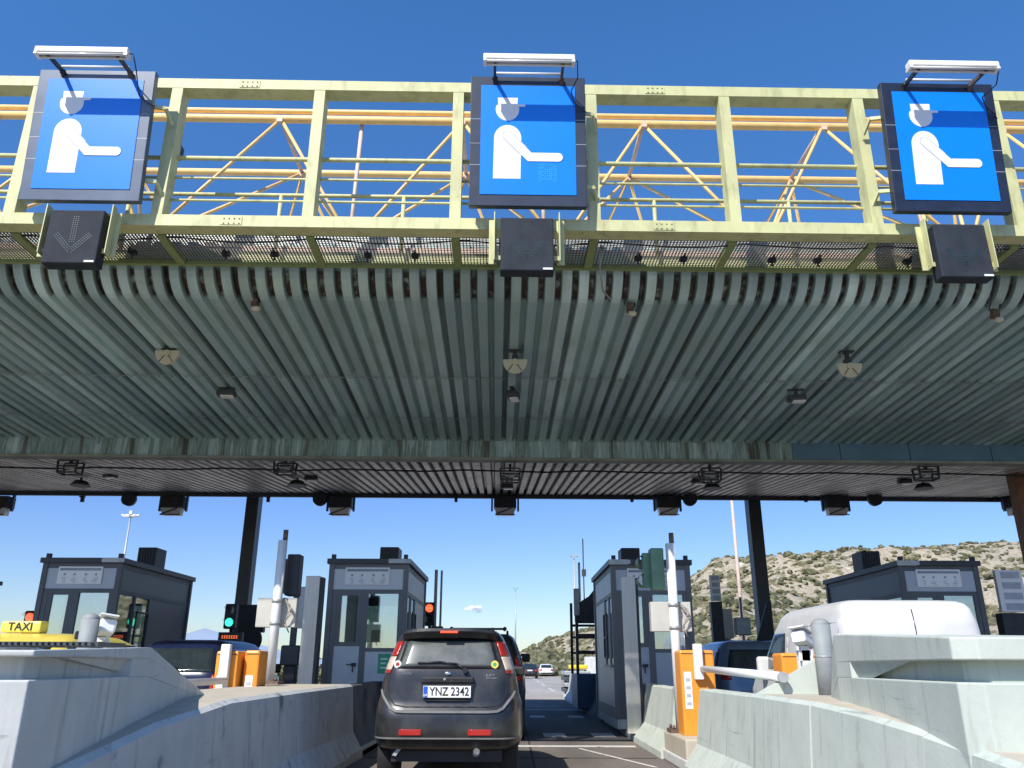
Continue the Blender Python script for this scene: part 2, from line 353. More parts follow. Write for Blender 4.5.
M['soffit2'] = soffit_mat('rear_soffit_sheet', (.50, .45, .40), (.74, .67, .60), (.40, .36, .33))
XA, XB, PIT = -34.0, 34.0, .25
def zs2_(y): return zb + .10*(y-17.9)
def corrugated(name, path, m, parent, depth=.095, rust_rows=()):
    """sheet following path [(y,z)] with trapezoid ribs across x"""
    n = int((XB-XA)/PIT); xs = []
    for i in range(n):
        x = XA+i*PIT; xs += [(x, 0, 0), (x+.138, 0, 0), (x+.165, 1, 1), (x+.223, 1, 1)]
    xs.append((XB, 0, 0))
    P = [Vector((y, z)) for y, z in path]; nor = []
    for i in range(len(P)):
        t = (P[min(i+1, len(P)-1)]-P[max(i-1, 0)]).normalized(); nor.append(Vector((-t.y, t.x)))   # up/back side
    bm = bmesh.new(); rows = []
    col = bm.verts.layers.float.new('rust'); pan = bm.verts.layers.float.new('panel'); rp = random.Random(int(path[0][0]*97)+5); pv = [rp.uniform(.78, 1.18)*(.97 if i % 4 else 1.12) for i in range(n+1)]; gv = [(.45 if i % 4 == 3 else rp.uniform(.75, 1.05)) for i in range(n+1)]
    for j, (p, q) in enumerate(zip(P, nor)):
        row = []
        for ii, (x, dp, gr) in enumerate(xs):
            v = bm.verts.new((x, p.x+q.x*dp*depth, p.y+q.y*dp*depth)); v[col] = 1.0 if (gr and j in rust_rows) else 0; v[pan] = pv[ii//4]*(gv[ii//4] if gr else 1)
            row.append(v)
        rows.append(row)
    for a, b2 in zip(rows[:-1], rows[1:]):
        for i in range(len(xs)-1): bm.faces.new((a[i], a[i+1], b2[i+1], b2[i]))
    me = bpy.data.meshes.new(name); bm.to_mesh(me); bm.free(); me.materials.append(M[m])
    o = bpy.data.objects.new(name, me); C.objects.link(o); o.parent = parent; return o
canopy = thing('toll_canopy', 'wide corrugated steel canopy spanning all toll lanes', 'canopy', (0, 10, 0), CR)
oy = 10  # local y = world y - 10
def arc(cy, cz, r, a0, a1, n): return [(cy+r*math.cos(a0+(a1-a0)*k/n), cz+r*math.sin(a0+(a1-a0)*k/n)) for k in range(n+1)]
z1 = H+5.13
path = [(10.47-oy, H+5.85), (10.47-oy, H+5.74)] + arc(10.47-oy+.56, z1+.56, .56, PI, PI*1.5-.04, 9)
rr = tuple(range(2, 9))
path += [(11.4-oy, z1-.022), (13.9-oy, z1-.129)]
corrugated('front_soffit', path, 'soffit', canopy, rust_rows=(5, 6, 7, 8, 9, 10))
corrugated('front_soffit', [(13.84-oy, z1-.132), (16.1-oy, z1-.229)], 'soffit', canopy)
corrugated('front_soffit', [(16.04-oy, z1-.232), (17.64-oy, z1-.30)], 'soffit', canopy)
zb = H+4.44
zr = zb + .10*(25.8-17.9)
corrugated('rear_soffit', [(17.8-oy, zb+.02), (21.3-oy, zb+.02+.35)], 'soffit2', canopy, depth=.15)
corrugated('rear_soffit', [(21.25-oy, zb+.363), (25.75-oy, zb+.815)], 'soffit2', canopy, depth=.15)
# cross beam with weathered face
mt = bpy.data.materials.new('beam_patina'); mt.use_nodes = True; N = mt.node_tree.nodes; L = mt.node_tree.links; b = N['Principled BSDF']; b.inputs['Roughness'].default_value = .55
tc = N.new('ShaderNodeTexCoord'); mp = N.new('ShaderNodeMapping'); mp.inputs['Scale'].default_value = (4.5, .5, .22); L.new(tc.outputs['Object'], mp.inputs[0])
n1 = N.new('ShaderNodeTexNoise'); n1.inputs['Scale'].default_value = 1; n1.inputs['Detail'].default_value = 7; n1.inputs['Roughness'].default_value = .65; L.new(mp.outputs[0], n1.inputs['Vector'])
cr = N.new('ShaderNodeValToRGB'); L.new(n1.outputs[0], cr.inputs[0]); e = cr.color_ramp.elements
e[0].position = .34; e[0].color = (.05, .055, .045, 1); e[1].position = .72; e[1].color = (.42, .56, .52, 1)
for p_, c_ in ((.42, (.13, .15, .13)), (.47, (.27, .40, .38)), (.51, (.14, .21, .20)), (.56, (.42, .56, .56)), (.61, (.24, .36, .38)), (.66, (.50, .64, .62))): k = e.new(p_); k.color = (*c_, 1)
L.new(cr.outputs[0], b.inputs['Base Color']); M['patina'] = mt
M['beamblue'] = mat('beam_blue', (.10, .20, .29), .5, var=.12, scale=1.2)
g = MB(); g.b(XA, 6.55, 17.65-oy, 17.8-oy, zb, H+5.3); g.build('cross_beam', 'patina', canopy)
g = MB(); x = 6.56
for wdt in (1.1, 1.6, 1.9, 1.5, 2, 2, 2, 2, 2): g.b(x, x+wdt-.02, 17.645-oy, 17.795-oy, zb+.005, H+5.29); x += wdt
g.build('beam_cover_panel', 'beamblue', canopy)
g = MB(); g.b(XA, XB, 17.60-oy, 17.9-oy, zb-.055, zb-.002); g.build('beam_flange', mat('flange_olive', (.26, .27, .22), .6, var=.25, scale=2, stretch=(1, .2, .2)), canopy)
g = MB(); g.b(XA, XB, 25.75-oy, 25.85-oy, zr-.10, H+5.9); g.build('rear_fascia', 'darkm', canopy)
g = MB(); g.b(XA, XB, 10.6-oy, 26.3-oy, H+6.0, H+6.12); g.b(XA, XB, 10.6-oy, 10.66-oy, H+5.64, H+6.0); g.b(XA, XB, 26.2-oy, 26.3-oy, H+6.12, H+6.9); g.build('roof_deck', 'galv', canopy)  # unseen slab added to cast shadow; rear upstand shaped to lengthen it
g = MB()
for k in range(34): 
    x = XA+1+k*2
    for yy, zz in ((13.88, z1-.138), (16.08, z1-.238)): g.b(x-.95, x+.95, yy-oy, yy-oy+.02, zz-.006, zz-.002)
rnd = random.Random(5)
for k in range(272):
    x = XA+k*PIT+.07
    for yy, zz in ((13.95, z1-.137), (16.15, z1-.237)):
        if rnd.random() < .75: g.sph((x+rnd.uniform(-.02, .02), yy-oy, zz-.004), .017, 1)
setp(g.build('sheet_screws', 'galv', canopy), kind='stuff')

g = MB(); g.path([(XA+k*1.0, 19.3-oy, zs2_(19.3)-.04-.02*(k % 3)) for k in range(69)], .022, 6); g.build('conduit', 'blackm', canopy)
# yellow space frame on the roof
tr = thing('roof_truss', 'yellow tubular space truss standing above the canopy roof', 'truss', (0, 10, 0), CR)
Y1, Y2, Y3, ZT, ZB = 11.9-oy, 13.55-oy, 16.6-oy, H+9.13, H+6.15
X0 = 2.36; SP = 3.22
g = MB(); g.tube((XA, Y1, ZT), (XB, Y1, ZT), .072, n=12); g.build('lower_chord', 'yellow', tr)
g = MB(); g.tube((XA, Y1, ZT+.165), (XB, Y1, ZT+.165), .048, n=12); g.build('upper_chord', 'yellow', tr)
g = MB(); g.tube((XA, Y2, ZT), (XB, Y2, ZT), .068, n=12); g.build('lower_chord', 'yellow', tr)
nodes = [X0+SP*k for k in range(-5, 6)]
for x in nodes:
    for sx in (-1, 1):
        xb_ = x+sx*SP/2
        MB().tube((x, Y1, ZT), (xb_, 11.0-oy, ZB), .030, n=8).build('strut', 'yellow', tr)
        MB().tube((x, Y2, ZT), (xb_, 11.0-oy, ZB), .030, n=8).build('strut', 'yellow', tr)
        MB().tube((x, Y2, ZT), (xb_, Y3, ZB), .030, n=8).build('strut', 'yellow', tr)
    MB().tube((x, Y1, ZT), (x, Y2, ZT), .04, n=8).build('tie', 'pink', tr)
    for yy in (Y1, Y2):
        g = MB(); g.sph((x, yy, ZT), .085, 1); g.b(x-.05, x+.05, yy-.09, yy-.05, ZT-.11, ZT-.04); g.build('node_plate', 'pink', tr)
for k in range(-5, 5):
    x = X0+SP*(k+.44)
    MB().tube((x, Y1+.12, ZT+.1), (x, 11.7-oy, ZB), .036, n=8).build('hanger', 'pink', tr)
g = MB(); g.sph((0, 0, 0), .09, 1, sc_=(1, 1, 1.6)); g.b(-.05, .05, -.1, .1, .05, .18)
o = g.build('clamp_lamp', 'darkm', tr); o.location = (-5.74, Y1-.1, ZT-.85)

# ------------------------------------------------------------------ sign gantry with walkway
ga = thing('sign_gantry', 'pale green steel gantry frame with walkway along the canopy front', 'gantry', (0, 10, 0), CR)
def L_(y): return y-oy
posts = [-10.6, -8.62, -6.65, -4.72, -2.73, -.78, 1.09, 2.98, 4.89, 6.85, 8.8, 10.8]
g = MB(); g.b(-14, 14, L_(9.3), L_(9.54), H+7.64, H+7.80); g.build('top_rail', 'green', ga)
g = MB(); g.b(-14, 14, L_(9.3), L_(9.53), H+5.44, H+5.605); g.build('bottom_rail', 'green', ga)
g = MB(); g.b(-14, 14, L_(9.54), L_(10.3), H+7.72, H+7.78); 
g.bm.free()
for x in posts:
    g = MB(); g.b(x-.075, x+.075, L_(9.304), L_(9.53), H+5.607, H+7.638); g.build('post', 'green', ga)
    g = MB(); g.b(x-.055, x+.055, L_(9.54), L_(10.28), H+5.395, H+5.448); g.build('floor_joist', 'green_dk', ga)
g = MB(); g.b(-14, 14, L_(10.30), L_(10.36), H+5.40, H+5.47); g.build('edge_channel', 'green_dk', ga)
for x in (-11.6, -7.6, -3.72, 2.0, 5.86, 9.8):
    for zz in (7.72, 5.52):
        g = MB(); g.b(x-.14, x+.14, L_(9.292), L_(9.3), H+zz-.06, H+zz+.06)
        for bx in (-.1, -.035, .035, .1):
            for bz in (-.035, .035): g.tube((x+bx, L_(9.280), H+zz+bz), (x+bx, L_(9.292), H+zz+bz), .011, n=6)
        g.build('splice_plate', 'green', ga)
g = MB(); P_ = []
for k in range(281):
    x = -14+k*.1; P_.append((x, L_(9.60), H+5.43-.05*abs(math.sin((x+.7)*1.63))-.01*math.sin(x*3)))
g.path(P_, .011, 5); g.build('sagging_cable', 'blackm', ga)
# handrails: front two, back two
for (y, z, r) in ((9.50, H+6.62, .032), (9.50, H+6.30, .018), (10.25, H+6.52, .030), (9.50, H+5.95, .018)):
    g = MB(); g.tube((-14, L_(y), z), (14, L_(y), z), r, n=8); g.build('handrail', 'green', ga)
for x in (-5.6, -3.4, -1.6, 2.1, 4.1, 6.1, -7.6, 7.9):
    MB().tube((x, L_(10.25), H+5.6), (x, L_(10.25), H+6.52), .03, n=8).build('rail_stanchion', 'green', ga)
# grating floor as thin bars, one mesh
g = MB(); zg = H+5.453
k = -14.0
while k < 14: g.b(k-.006, k+.006, L_(9.54), L_(10.30), zg, zg+.02); k += .045
for j in range(15): y = 9.58+j*.05; g.b(-14, 14, L_(y-.003), L_(y+.003), zg+.008, zg+.016)
g.build('grating', 'grate', ga)
# back toe strip seen through the grating
g = MB(); g.b(-14, 14, L_(10.37), L_(10.39), H+5.48, H+5.66); g.build('toe_board', 'green', ga)
g = MB(); g.b(-14, 14, L_(10.395), L_(10.41), H+5.663, H+5.76); g.build('back_rail', 'pink', ga)
for i in range(len(posts)-1):
    a, b2 = posts[i], posts[i+1]
    for t in (.36, .70):
        x = a+(b2-a)*t
        g = MB(); g.b(x-.05, x+.05, L_(9.98), L_(10.06), zg-.06, zg-.004); g.tube((x, L_(10.02), zg-.12), (x, L_(10.02), zg), .015, n=6); g.b(x-.015, x+.015, L_(9.9), L_(10.1), zg-.03, zg-.01)
        g.build('grating_clip', 'blackm', ga)
g = MB(); pts = [(1.22, L_(9.7), zg-.02), (1.18, L_(9.68), zg-.35), (1.24, L_(9.9), zg-.6), (1.36, L_(10.1), zg-.62), (1.42, L_(10.3), zg-.52)]
g.path(pts, .014); g.build('loose_cable', 'cable', ga)

# ------------------------------------------------------------------ lane signs
SW, SH = 1.55, 1.93
def capsule(pts, r, n=10):
    """outline of a thick stroke through pts (list of 2d)"""
    L1 = []; L2 = []
    P = [Vector(p) for p in pts]
    for i, p in enumerate(P):
        if i == 0: d = (P[1]-P[0]).normalized()
        elif i == len(P)-1: d = (P[-1]-P[-2]).normalized()
        else:
            d = ((P[i]-P[i-1]).normalized()+(P[i+1]-P[i]).normalized()).normalized()
        nrm = Vector((-d.y, d.x)); k = r
        if 0 < i < len(P)-1: k = r/max(.5, nrm.dot(Vector((-(P[i]-P[i-1]).normalized().y, (P[i]-P[i-1]).normalized().x))))
        L1.append(p+nrm*k); L2.append(p-nrm*k)
    d = (P[-1]-P[-2]).normalized(); a0 = math.atan2(d.x, -d.y)
    c1 = [P[-1]+Vector((math.cos(a0-PI*k/n), math.sin(a0-PI*k/n)))*r for k in range(1, n)]
    d = (P[0]-P[1]).normalized(); a0 = math.atan2(d.x, -d.y)
    c0 = [P[0]+Vector((math.cos(a0-PI*k/n), math.sin(a0-PI*k/n)))*r for k in range(1, n)]
    return L1+c1+L2[::-1]+c0
def sv(x, y):  # photo-crop layout -> sign plane metres
    return ((x-221.5)/333*SW, (552-y)/382*SH)
def lane_sign(name, label, loc, frame_m, extra_bracket):
    t = thing(name, label, 'sign', loc, CR, 'blue attendant signs on the gantry')
    tilt = Matrix.Rotation(R(5), 4, 'X')
    def flat(poly, y, th, nm, m_, par=t):
        g = MB(); g.prism([(p[0], y, p[1]) for p in poly], (0, -th, 0)); bmesh.ops.transform(g.bm, matrix=tilt, verts=g.bm.verts[:]); return g.build(nm, m_, par)
    g = MB(); g.b(-SW/2, SW/2, -.05, .05, 0, SH, bev=.008)
    # panel joints
    bmesh.ops.transform(g.bm, matrix=tilt, verts=g.bm.verts[:]); fr = g.build('frame', frame_m, t)
    g = MB()
    for y in (300, 372, 435): 
        z = sv(0, y)[1]; g.b(-SW/2, SW/2, -.0525, -.050, z-.003, z+.003)
    bmesh.ops.transform(g.bm, matrix=tilt, verts=g.bm.verts[:]); g.build('panel_joint', 'galv' if frame_m == 'greyf' else 'signg', fr)
    a = sv(85, 520); b2 = sv(358, 198)
    face = flat([(a[0], a[1]), (b2[0], a[1]), (b2[0], b2[1]), (a[0], b2[1])], -.052, .006, 'blue_face', 'blue')
    cx, cy = sv(162, 271); r = 34/333*SW; rz = 34/382*SH
    head = [(cx+r*math.cos(k*PI/16), cy+rz*math.sin(k*PI/16)) for k in range(-19, 4)]
    head = [(cx+r*math.cos(PI*k/14 - PI*1.12), cy+rz*math.sin(PI*k/14 - PI*1.12)) for k in range(0, 18)]
    q1 = sv(190, 236); q2 = sv(135, 236); q3 = sv(190, 256); q4 = sv(135, 256)
    poly = head+[q3, q1, q2, q4]
    flat(head, -.058, .003, 'pictogram_head', 'signw')
    cap = [sv(135, 262), sv(190, 262), sv(192, 236), sv(134, 236)]
    flat(cap, -.0585, .003, 'pictogram_cap', 'signw')
    flat([sv(188, 263), sv(214, 262), sv(214, 256), sv(188, 255)], -.059, .003, 'cap_brim', 'signw')
    bx, by = sv(163, 357); r = 39/333*SW; rz = 39/382*SH
    body = [sv(122, 475)] + [sv(200, 475)] + [(bx+r*math.cos(PI*k/16), by+rz*math.sin(PI*k/16)) for k in range(17)]
    flat(body, -.058, .003, 'pictogram_body', 'signw')
    S = lambda x, y: (x, y*SH/382*333/SW)
    arm = [(163, -350), (226, -412), (308, -412)]
    pl = capsule([(a_, b_) for a_, b_ in arm], 12.5)
    flat([sv(x, -y) for x, y in capsule([(163, -350), (204, -390)], 15.2)], -.061, .001, 'arm_outline', 'signg')
    flat([sv(x, -y) for x, y in pl], -.0625, .003, 'pictogram_arm', 'signw')
    # lamp on two arms
    zt = SH*math.cos(R(5)); yt = -SH*math.sin(R(5))
    ly, lz = yt-.45, zt-.10
    lx = 0
    lamp = MB().b(-.6, .6, ly-.06, ly+.06, lz, lz+.085, bev=.012).build('lamp_housing', 'white', t)
    g = MB(); g.tube((-.56, ly-.035, lz-.02), (.56, ly-.035, lz-.02), .018, n=10); g.tube((-.56, ly+.035, lz-.02), (.56, ly+.035, lz-.02), .018, n=10)
    for s in (-.58, .58): g.b(s-.02, s+.02, ly-.06, ly+.06, lz-.035, lz)
    g.build('tube', 'tube', lamp)
    for s in (-.45, .45):
        g = MB(); g.bar((s, ly, lz-.002), (s, yt-.08, zt-.06), .035, .05); g.bar((s, yt-.08, zt-.06), (s, yt+.02, zt-.12), .05, .06); g.sph((s, yt-.08, zt-.06), .045, 1)
        g.build('lamp_arm', 'rusty' if s > 0 else 'blackm', t)
    g = MB(); g.tube((-.45, yt-.12, zt-.01), (.45, yt-.12, zt-.01), .018, n=8); g.build('cross_tube', 'white', t)
    g = MB(); cpts = [(.56, ly, lz+.03), (.64, ly+.02, lz+.04), (.65, ly+.15, lz-.12), (.58, yt-.08, zt-.25), (.62, yt-.06, zt-.42), (.70, yt-.07, zt-.5), (.79, yt+.02, zt-.52)]
    g.path(cpts, .008, 6); g.build('power_cable', 'blackm', t)
    for s in ((1, -1) if extra_bracket == 0 else (extra_bracket,)):
        for z in (.35, 1.45):
            g = MB(); y0 = -z*math.sin(R(5))+.05; g.bar((s*(SW/2-.05), y0, z), (s*(SW/2+.12), y0+.06, z+.02), .03, .05); g.bar((s*(SW/2+.12), y0+.06, z+.02), (s*(SW/2+.17), y0+.2, z-.14), .03, .05)
            g.build('side_bracket', 'green', t)
    for z in (.3, 1.6):
        g = MB(); g.b(-SW/2+.1, SW/2-.1, -z*.087+.055, -z*.087+.1, z-.03, z+.03); g.build('back_rail', 'green_dk', t)
    return t
lane_sign('lane_sign', 'blue sign of a capped attendant, its grey frame leftmost on the gantry', cp(-5.63, 9.12, H+5.66), 'greyf', 1)
lane_sign('lane_sign', 'blue capped attendant sign between the two others, middle of the gantry', cp(.185, 9.12, H+5.66), 'slate', 1)
lane_sign('lane_sign', 'blue sign of a capped attendant with navy black frame, rightmost on the gantry', cp(5.80, 9.12, H+5.66), 'navy', -1)

def led_patch(t):
    tilt = Matrix.Rotation(R(5), 4, 'X'); g = MB(); rnd = random.Random(8)
    for i in range(9):
        for j in range(10):
            if rnd.random() < .62:
                x, z = sv(252+i*6, 432+j*5.4); g.b(x-.008, x+.008, -.0595, -.0585, z-.008, z+.008)
    bmesh.ops.transform(g.bm, matrix=tilt, verts=g.bm.verts[:]); return setp(g.build('led_pixels', 'ledteal', t), label='faint teal block of pixels below the arm')
led_patch([o for o in C.objects if o.get('label', '').startswith('blue capped attendant sign between')][0])
# arrow signals
def arrow_signal(label, loc):
    t = thing('lane_signal', label, 'signal', loc, CR, 'unlit arrow signals under the gantry')
    MB().b(-.34, .34, -.1, .1, 0, .76, bev=.015).build('housing', 'sig', t)
    g = MB(); S_ = .028
    def dots(p, q, w):
        p = Vector(p); q = Vector(q); d = (q-p); n = int(d.length/S_)+1; nn = Vector((-d.y, d.x)).normalized()
        for i in range(n):
            for j in range(-w, w+1):
                c = p+d*(i/max(1, n-1))+nn*j*S_
                g.b(c.x-.007, c.x+.007, -.104, -.099, c.y-.007, c.y+.007)
    dots((0, .66), (0, .30), 1); dots((-.21, .40), (0, .17), 1); dots((.21, .40), (0, .17), 1)
    g.build('arrow', 'sigdot', t)
    MB().b(.2, .32, -.104, -.099, .015, .04).build('maker_plate', 'signw', t)
    for s in (-1, 1):
        g = MB(); g.b(s*.44-.05, s*.44+.05, .04, .06, .16, .80); g.b(s*.42-.006, s*.42+.006, -.08, .04, .16, .86)
        g.b(s*.38-.05, s*.38+.05, .0, .02, .2, .26); g.build('hanger', 'green', t)
    return t
arrow_signal('dark unlit arrow signal box below the leftmost blue sign', cp(-5.58, 9.13, H+4.73))
arrow_signal('dark unlit arrow signal box below the middle blue sign', cp(.17, 9.13, H+4.70))
arrow_signal('dark unlit arrow signal box below the rightmost blue sign', cp(5.79, 9.13, H+4.68))

# ------------------------------------------------------------------ things hung under the canopy
def zs1(y): return z1 - .043*(y-10.9)
def zs2(y): return zb + .10*(y-17.9)
def cpt(px, py, d):
    """metric position under the canopy of something seen at px,py"""
    p = at(px, py, d); return Vector((p.x, p.y, p.z))
# half-round antenna
def antenna(label, loc, top):
    t = thing('half_round_antenna', label, 'antenna', loc, 0, 'half round antennas under the front soffit')
    pl = [(.205*math.cos(PI+PI*k/18), 0, .24*math.sin(PI+PI*k/18)) for k in range(19)]
    g = MB(); g.prism([(x, y-.03, z) for x, y, z in pl], (0, .06, 0)); g.build('dish', 'cream', t)
    g = MB(); g.tube((0, -.06, -.05), (0, -.03, -.05), .055, n=14); g.tube((0, -.075, -.05), (0, -.06, -.05), .02, n=8); g.build('hub', 'cream', t)
    g = MB(); g.bar((-.03, -.035, -.08), (-.11, -.035, -.2), .012, .01, up=(0, 1, 0)); g.bar((.03, -.035, -.08), (.11, -.035, -.2), .012, .01, up=(0, 1, 0)); g.build('rib', 'rusty', t)
    g = MB(); g.b(-.05, .05, .0, .1, -.02, .1); g.b(-.035, .035, .02, .06, .1, top); g.b(-.12, .12, -.02, .1, top-.02, top); g.build('bracket', 'darkm', t)
    g = MB(); g.tube((-.1, 0, 0), (-.1, 0, top), .01, n=6); g.build('cable', 'cable', t)
for px, py, lb in ((168, 351, 'cream half round antenna hung from left part of the front soffit'), (515, 360, 'cream half round antenna hung mid soffit, below the middle signal'), (849, 364, 'cream half round antenna hung from right part of the front soffit')):
    p = cpt(px, py, 12.6); antenna(lb, p, zs1(12.6)-p.z)
def downlight(label, loc, top, rz, m_='darkm', group='oval lamps under the front soffit'):
    t = thing('soffit_lamp', label, 'lamp', loc, rz, group)
    g = MB(); g.box((0, 0, .07), (.34, .22, .12), bev=.03); g.build('housing', m_, t)
    g = MB(); g.box((.03, -.02, -.0), (.24, .16, .03), bev=.01); g.build('lens', 'tube', t)
    g = MB(); g.b(-.03, .03, -.02, .02, .12, top); g.b(-.15, .15, -.04, .04, top-.02, top); g.build('bracket', 'darkm', t)
for px, py, rz, lb in ((226, 397, .1, 'dark oval ceiling lamp below the left half round antenna'), (513, 399, 1.4, 'small dark lamp under the middle half round antenna'), (797, 402, -.1, 'dark oval ceiling lamp near the right half round antenna')):
    p = cpt(px, py, 14.4); downlight(lb, p, max(.14, zs1(14.4)-p.z), rz)
def junction(label, loc, top):
    t = thing('cable_bracket', label, 'bracket', loc, 0, 'rusty brackets behind the fascia')
    g = MB(); g.box((0, 0, 0), (.1, .12, .16), rot=Matrix.Rotation(.4, 4, 'X'), bev=.02); g.build('clamp', 'rusty', t)
    g = MB(); g.sph((.03, -.02, -.1), .06, 1, sc_=(1.3, 1, .8)); g.build('sensor', 'cream', t)
    g = MB(); g.bar((.05, 0, 0), (.1, -.02, top), .03, .03); g.path([(-.08, 0, .05), (-.12, -.2, .2), (-.1, -.35, .45)], .009, 6); g.build('arm', 'blackm', t)
for px, py, lb in ((255, 303, 'rusty bracket with sensor hanging left, just behind the ribbed fascia'), (630, 308, 'rusty bracket with a hanging cable, right of the middle signal'), (995, 314, 'rusty bracket with sensor near the right photo edge')):
    p = cpt(px, py, 10.95); junction(lb, p, max(.15, zs1(10.95)-p.z))
# bracket arm lamp by the cross beam left
p = cpt(93, 436, 17.2); t = thing('arm_lamp', 'thin bent arm with white lamp before the cross beam', 'lamp', p)
MB().path([(0, .3, -.1), (.02, 0, .4), (.25, 0, .42), (.45, 0, .36)], .02).build('arm', 'galv', t); MB().box((.55, 0, .33), (.15, .06, .05), bev=.01).build('lamp_head', 'signw', t)

# rear soffit: cages, dishes, lamps, discs, floodlights
def cage(label, loc, top):
    t = thing('wire_cage', label, 'cage', loc, 0, 'dark wire cages behind the cross beam')
    g = MB(); w, h = .21, .28
    for x in (-w, w): g.bar((x, 0, 0), (x*1.1, 0, h), .04, .04); g.bar((x, .3, 0), (x*1.1, .3, h), .04, .04); g.bar((x, 0, 0), (x, .3, 0), .04, .04)
    for z in (0, .15, h): g.bar((-w, 0, z), (w, 0, z), .04, .03); g.bar((-w, .3, z), (w, .3, z), .04, .03)
    g.bar((-w, 0, .02), (w, .3, .2), .02, .02); g.build('cage_frame', 'blackm', t)
    MB().b(-.11, .11, .1, .2, .1, .22).build('reader', 'galv', t)
    g = MB(); g.b(-.03, .03, .1, .16, h-.05, top); g.build('hanger', 'blackm', t)
cages = [(66, 470), (283, 470), (510, 478), (712, 478), (930, 476)]
for (px, py), lb in zip(cages, ('dark wire cage behind the cross beam at far left', 'dark wire cage behind the cross beam, left of the middle lane', 'dark wire cage behind the cross beam in the middle lane', 'dark wire cage behind the beam, right of the middle lane', 'dark wire cage behind the beam near the blue cover panels')):
    p = cpt(px, py+2, 18.25); cage(lb, p, max(.3, zs2(18.25)-p.z))
def dish(label, loc, top):
    t = thing('hanging_dish', label, 'antenna', loc, 0, 'dark hanging dishes under the rear soffit')
    g = MB(); g.tube((0, 0, 0), (0, 0, .14), .27, .16, n=16); g.build('dish', 'blackm', t)
    g = MB(); g.tube((0, 0, .14), (0, 0, top), .03, n=8); g.bar((-.12, 0, .3), (.12, 0, .42), .03, .03); g.bar((.12, 0, .3), (-.12, 0, .42), .03, .03); g.b(-.15, .15, -.03, .03, top-.03, top); g.build('stem', 'darkm', t)
for (px, py), lb in zip([(80, 486), (297, 486), (712, 489), (924, 489)], ('dark dish hung under the rear soffit at far left', 'dark dish hung under the rear soffit, left of the middle', 'dark dish hung under the rear soffit, right of the middle', 'dark dish hung under the rear soffit, above the right booth')):
    p = cpt(px, py, 21.8); dish(lb, p, max(.45, zs2(21.8)-p.z))
for (px, py), lb in zip([(110, 478), (311, 481), (507, 489), (698, 484), (905, 484)], ('flat lamp under the rear soffit at far left', 'flat lamp under the rear soffit beside the left middle dish', 'flat lamp under the rear soffit in the middle lane', 'flat lamp under the rear soffit beside the right middle dish', 'flat lamp under the rear soffit beside the rightmost dish')):
    p = cpt(px, py, 21.2); downlight(lb, p, max(.15, zs2(21.2)-p.z), 0, 'blackm', 'flat lamps under the rear soffit')
ft = None
for px, lb in ((-3, 'box floodlight on the rear canopy edge at the left photo edge'), (172, 'box floodlight on the rear canopy edge above the left booth'), (340, 'box floodlight on the rear canopy edge above the door of the left middle booth'), (505, 'box floodlight on the rear canopy edge above the middle lane'), (668, 'box floodlight on the rear canopy edge above the right middle booth'), (837, 'box floodlight on the rear canopy edge left of the rightmost booth roof unit'), (1019, 'box floodlight on the rear canopy edge beside the brown column')):
    p = cpt(px, 516, 25.6)
    if ft is None:
        ft = thing('edge_floodlight', lb, 'floodlight', p, CR, 'box floodlights along the rear canopy edge')
        g = MB(); g.b(-.36, .36, -.2, .25, .24, .62, bev=.02); g.build('housing', 'blackm', ft)
        g = MB(); g.prism([(-.33, -.18, .235), (.33, -.18, .235), (.28, -.12, .02), (-.28, -.12, .02)], (0, .25, 0)); g.build('lens', 'tube', ft)
        g = MB(); g.bar((-.3, -.19, .03), (.2, -.2, .22), .035, .03); g.bar((-.32, -.2, .01), (.32, -.2, .01), .03, .03); g.build('guard', 'blackm', ft)
        for s in (-1, 1): g = MB(); g.b(s*.42-.03, s*.42+.03, -.05, .05, .15, .8); g.build('side_bracket', 'darkm', ft)
    else: dup(ft, p, lb)
rt = None
for px, lb in ((129, 'round black speaker below the canopy edge, left of the leftmost full floodlight'), (320, 'round black speaker beside the floodlight above the left middle booth'), (690, 'round black speaker beside the floodlight above the right middle booth'), (875, 'round black speaker on the canopy edge above the right booth')):
    p = cpt(px, 499, 25.4)
    if rt is None:
        rt = thing('round_speaker', lb, 'speaker', p, 0, 'round black speakers on the rear edge')
        g = MB(); g.tube((0, -.08, 0), (0, .1, 0), .22, n=24); g.build('drum', 'blackm', rt); g = MB(); g.tube((0, 0, .2), (0, 0, .55), .03, n=8); g.build('stem', 'blackm', rt)
    else: dup(rt, p, lb)
pg = None
for px, lb in ((82, 'small peg under the rear canopy edge at far left'), (268, 'small peg under the rear canopy edge beside the left column'), (456, 'small peg under the rear canopy edge left of the middle floodlight'), (632, 'small peg under the rear canopy edge right of the middle floodlight'), (806, 'small peg under the rear canopy edge right of the right column'), (997, 'small peg under the rear canopy edge beside the rightmost floodlight')):
    p = cpt(px, 502, 25.75)
    if pg is None:
        g = MB(); g.b(-.05, .05, -.04, .04, .0, .35); g.b(-.10, .06, -.05, .05, .15, .3); pg = tag(g.build('edge_peg', 'blackm', None, p), lb, 'bracket', 'small pegs under the rear canopy edge')
    else:
        q = pg.copy(); C.objects.link(q); q.location = p; q['label'] = lb

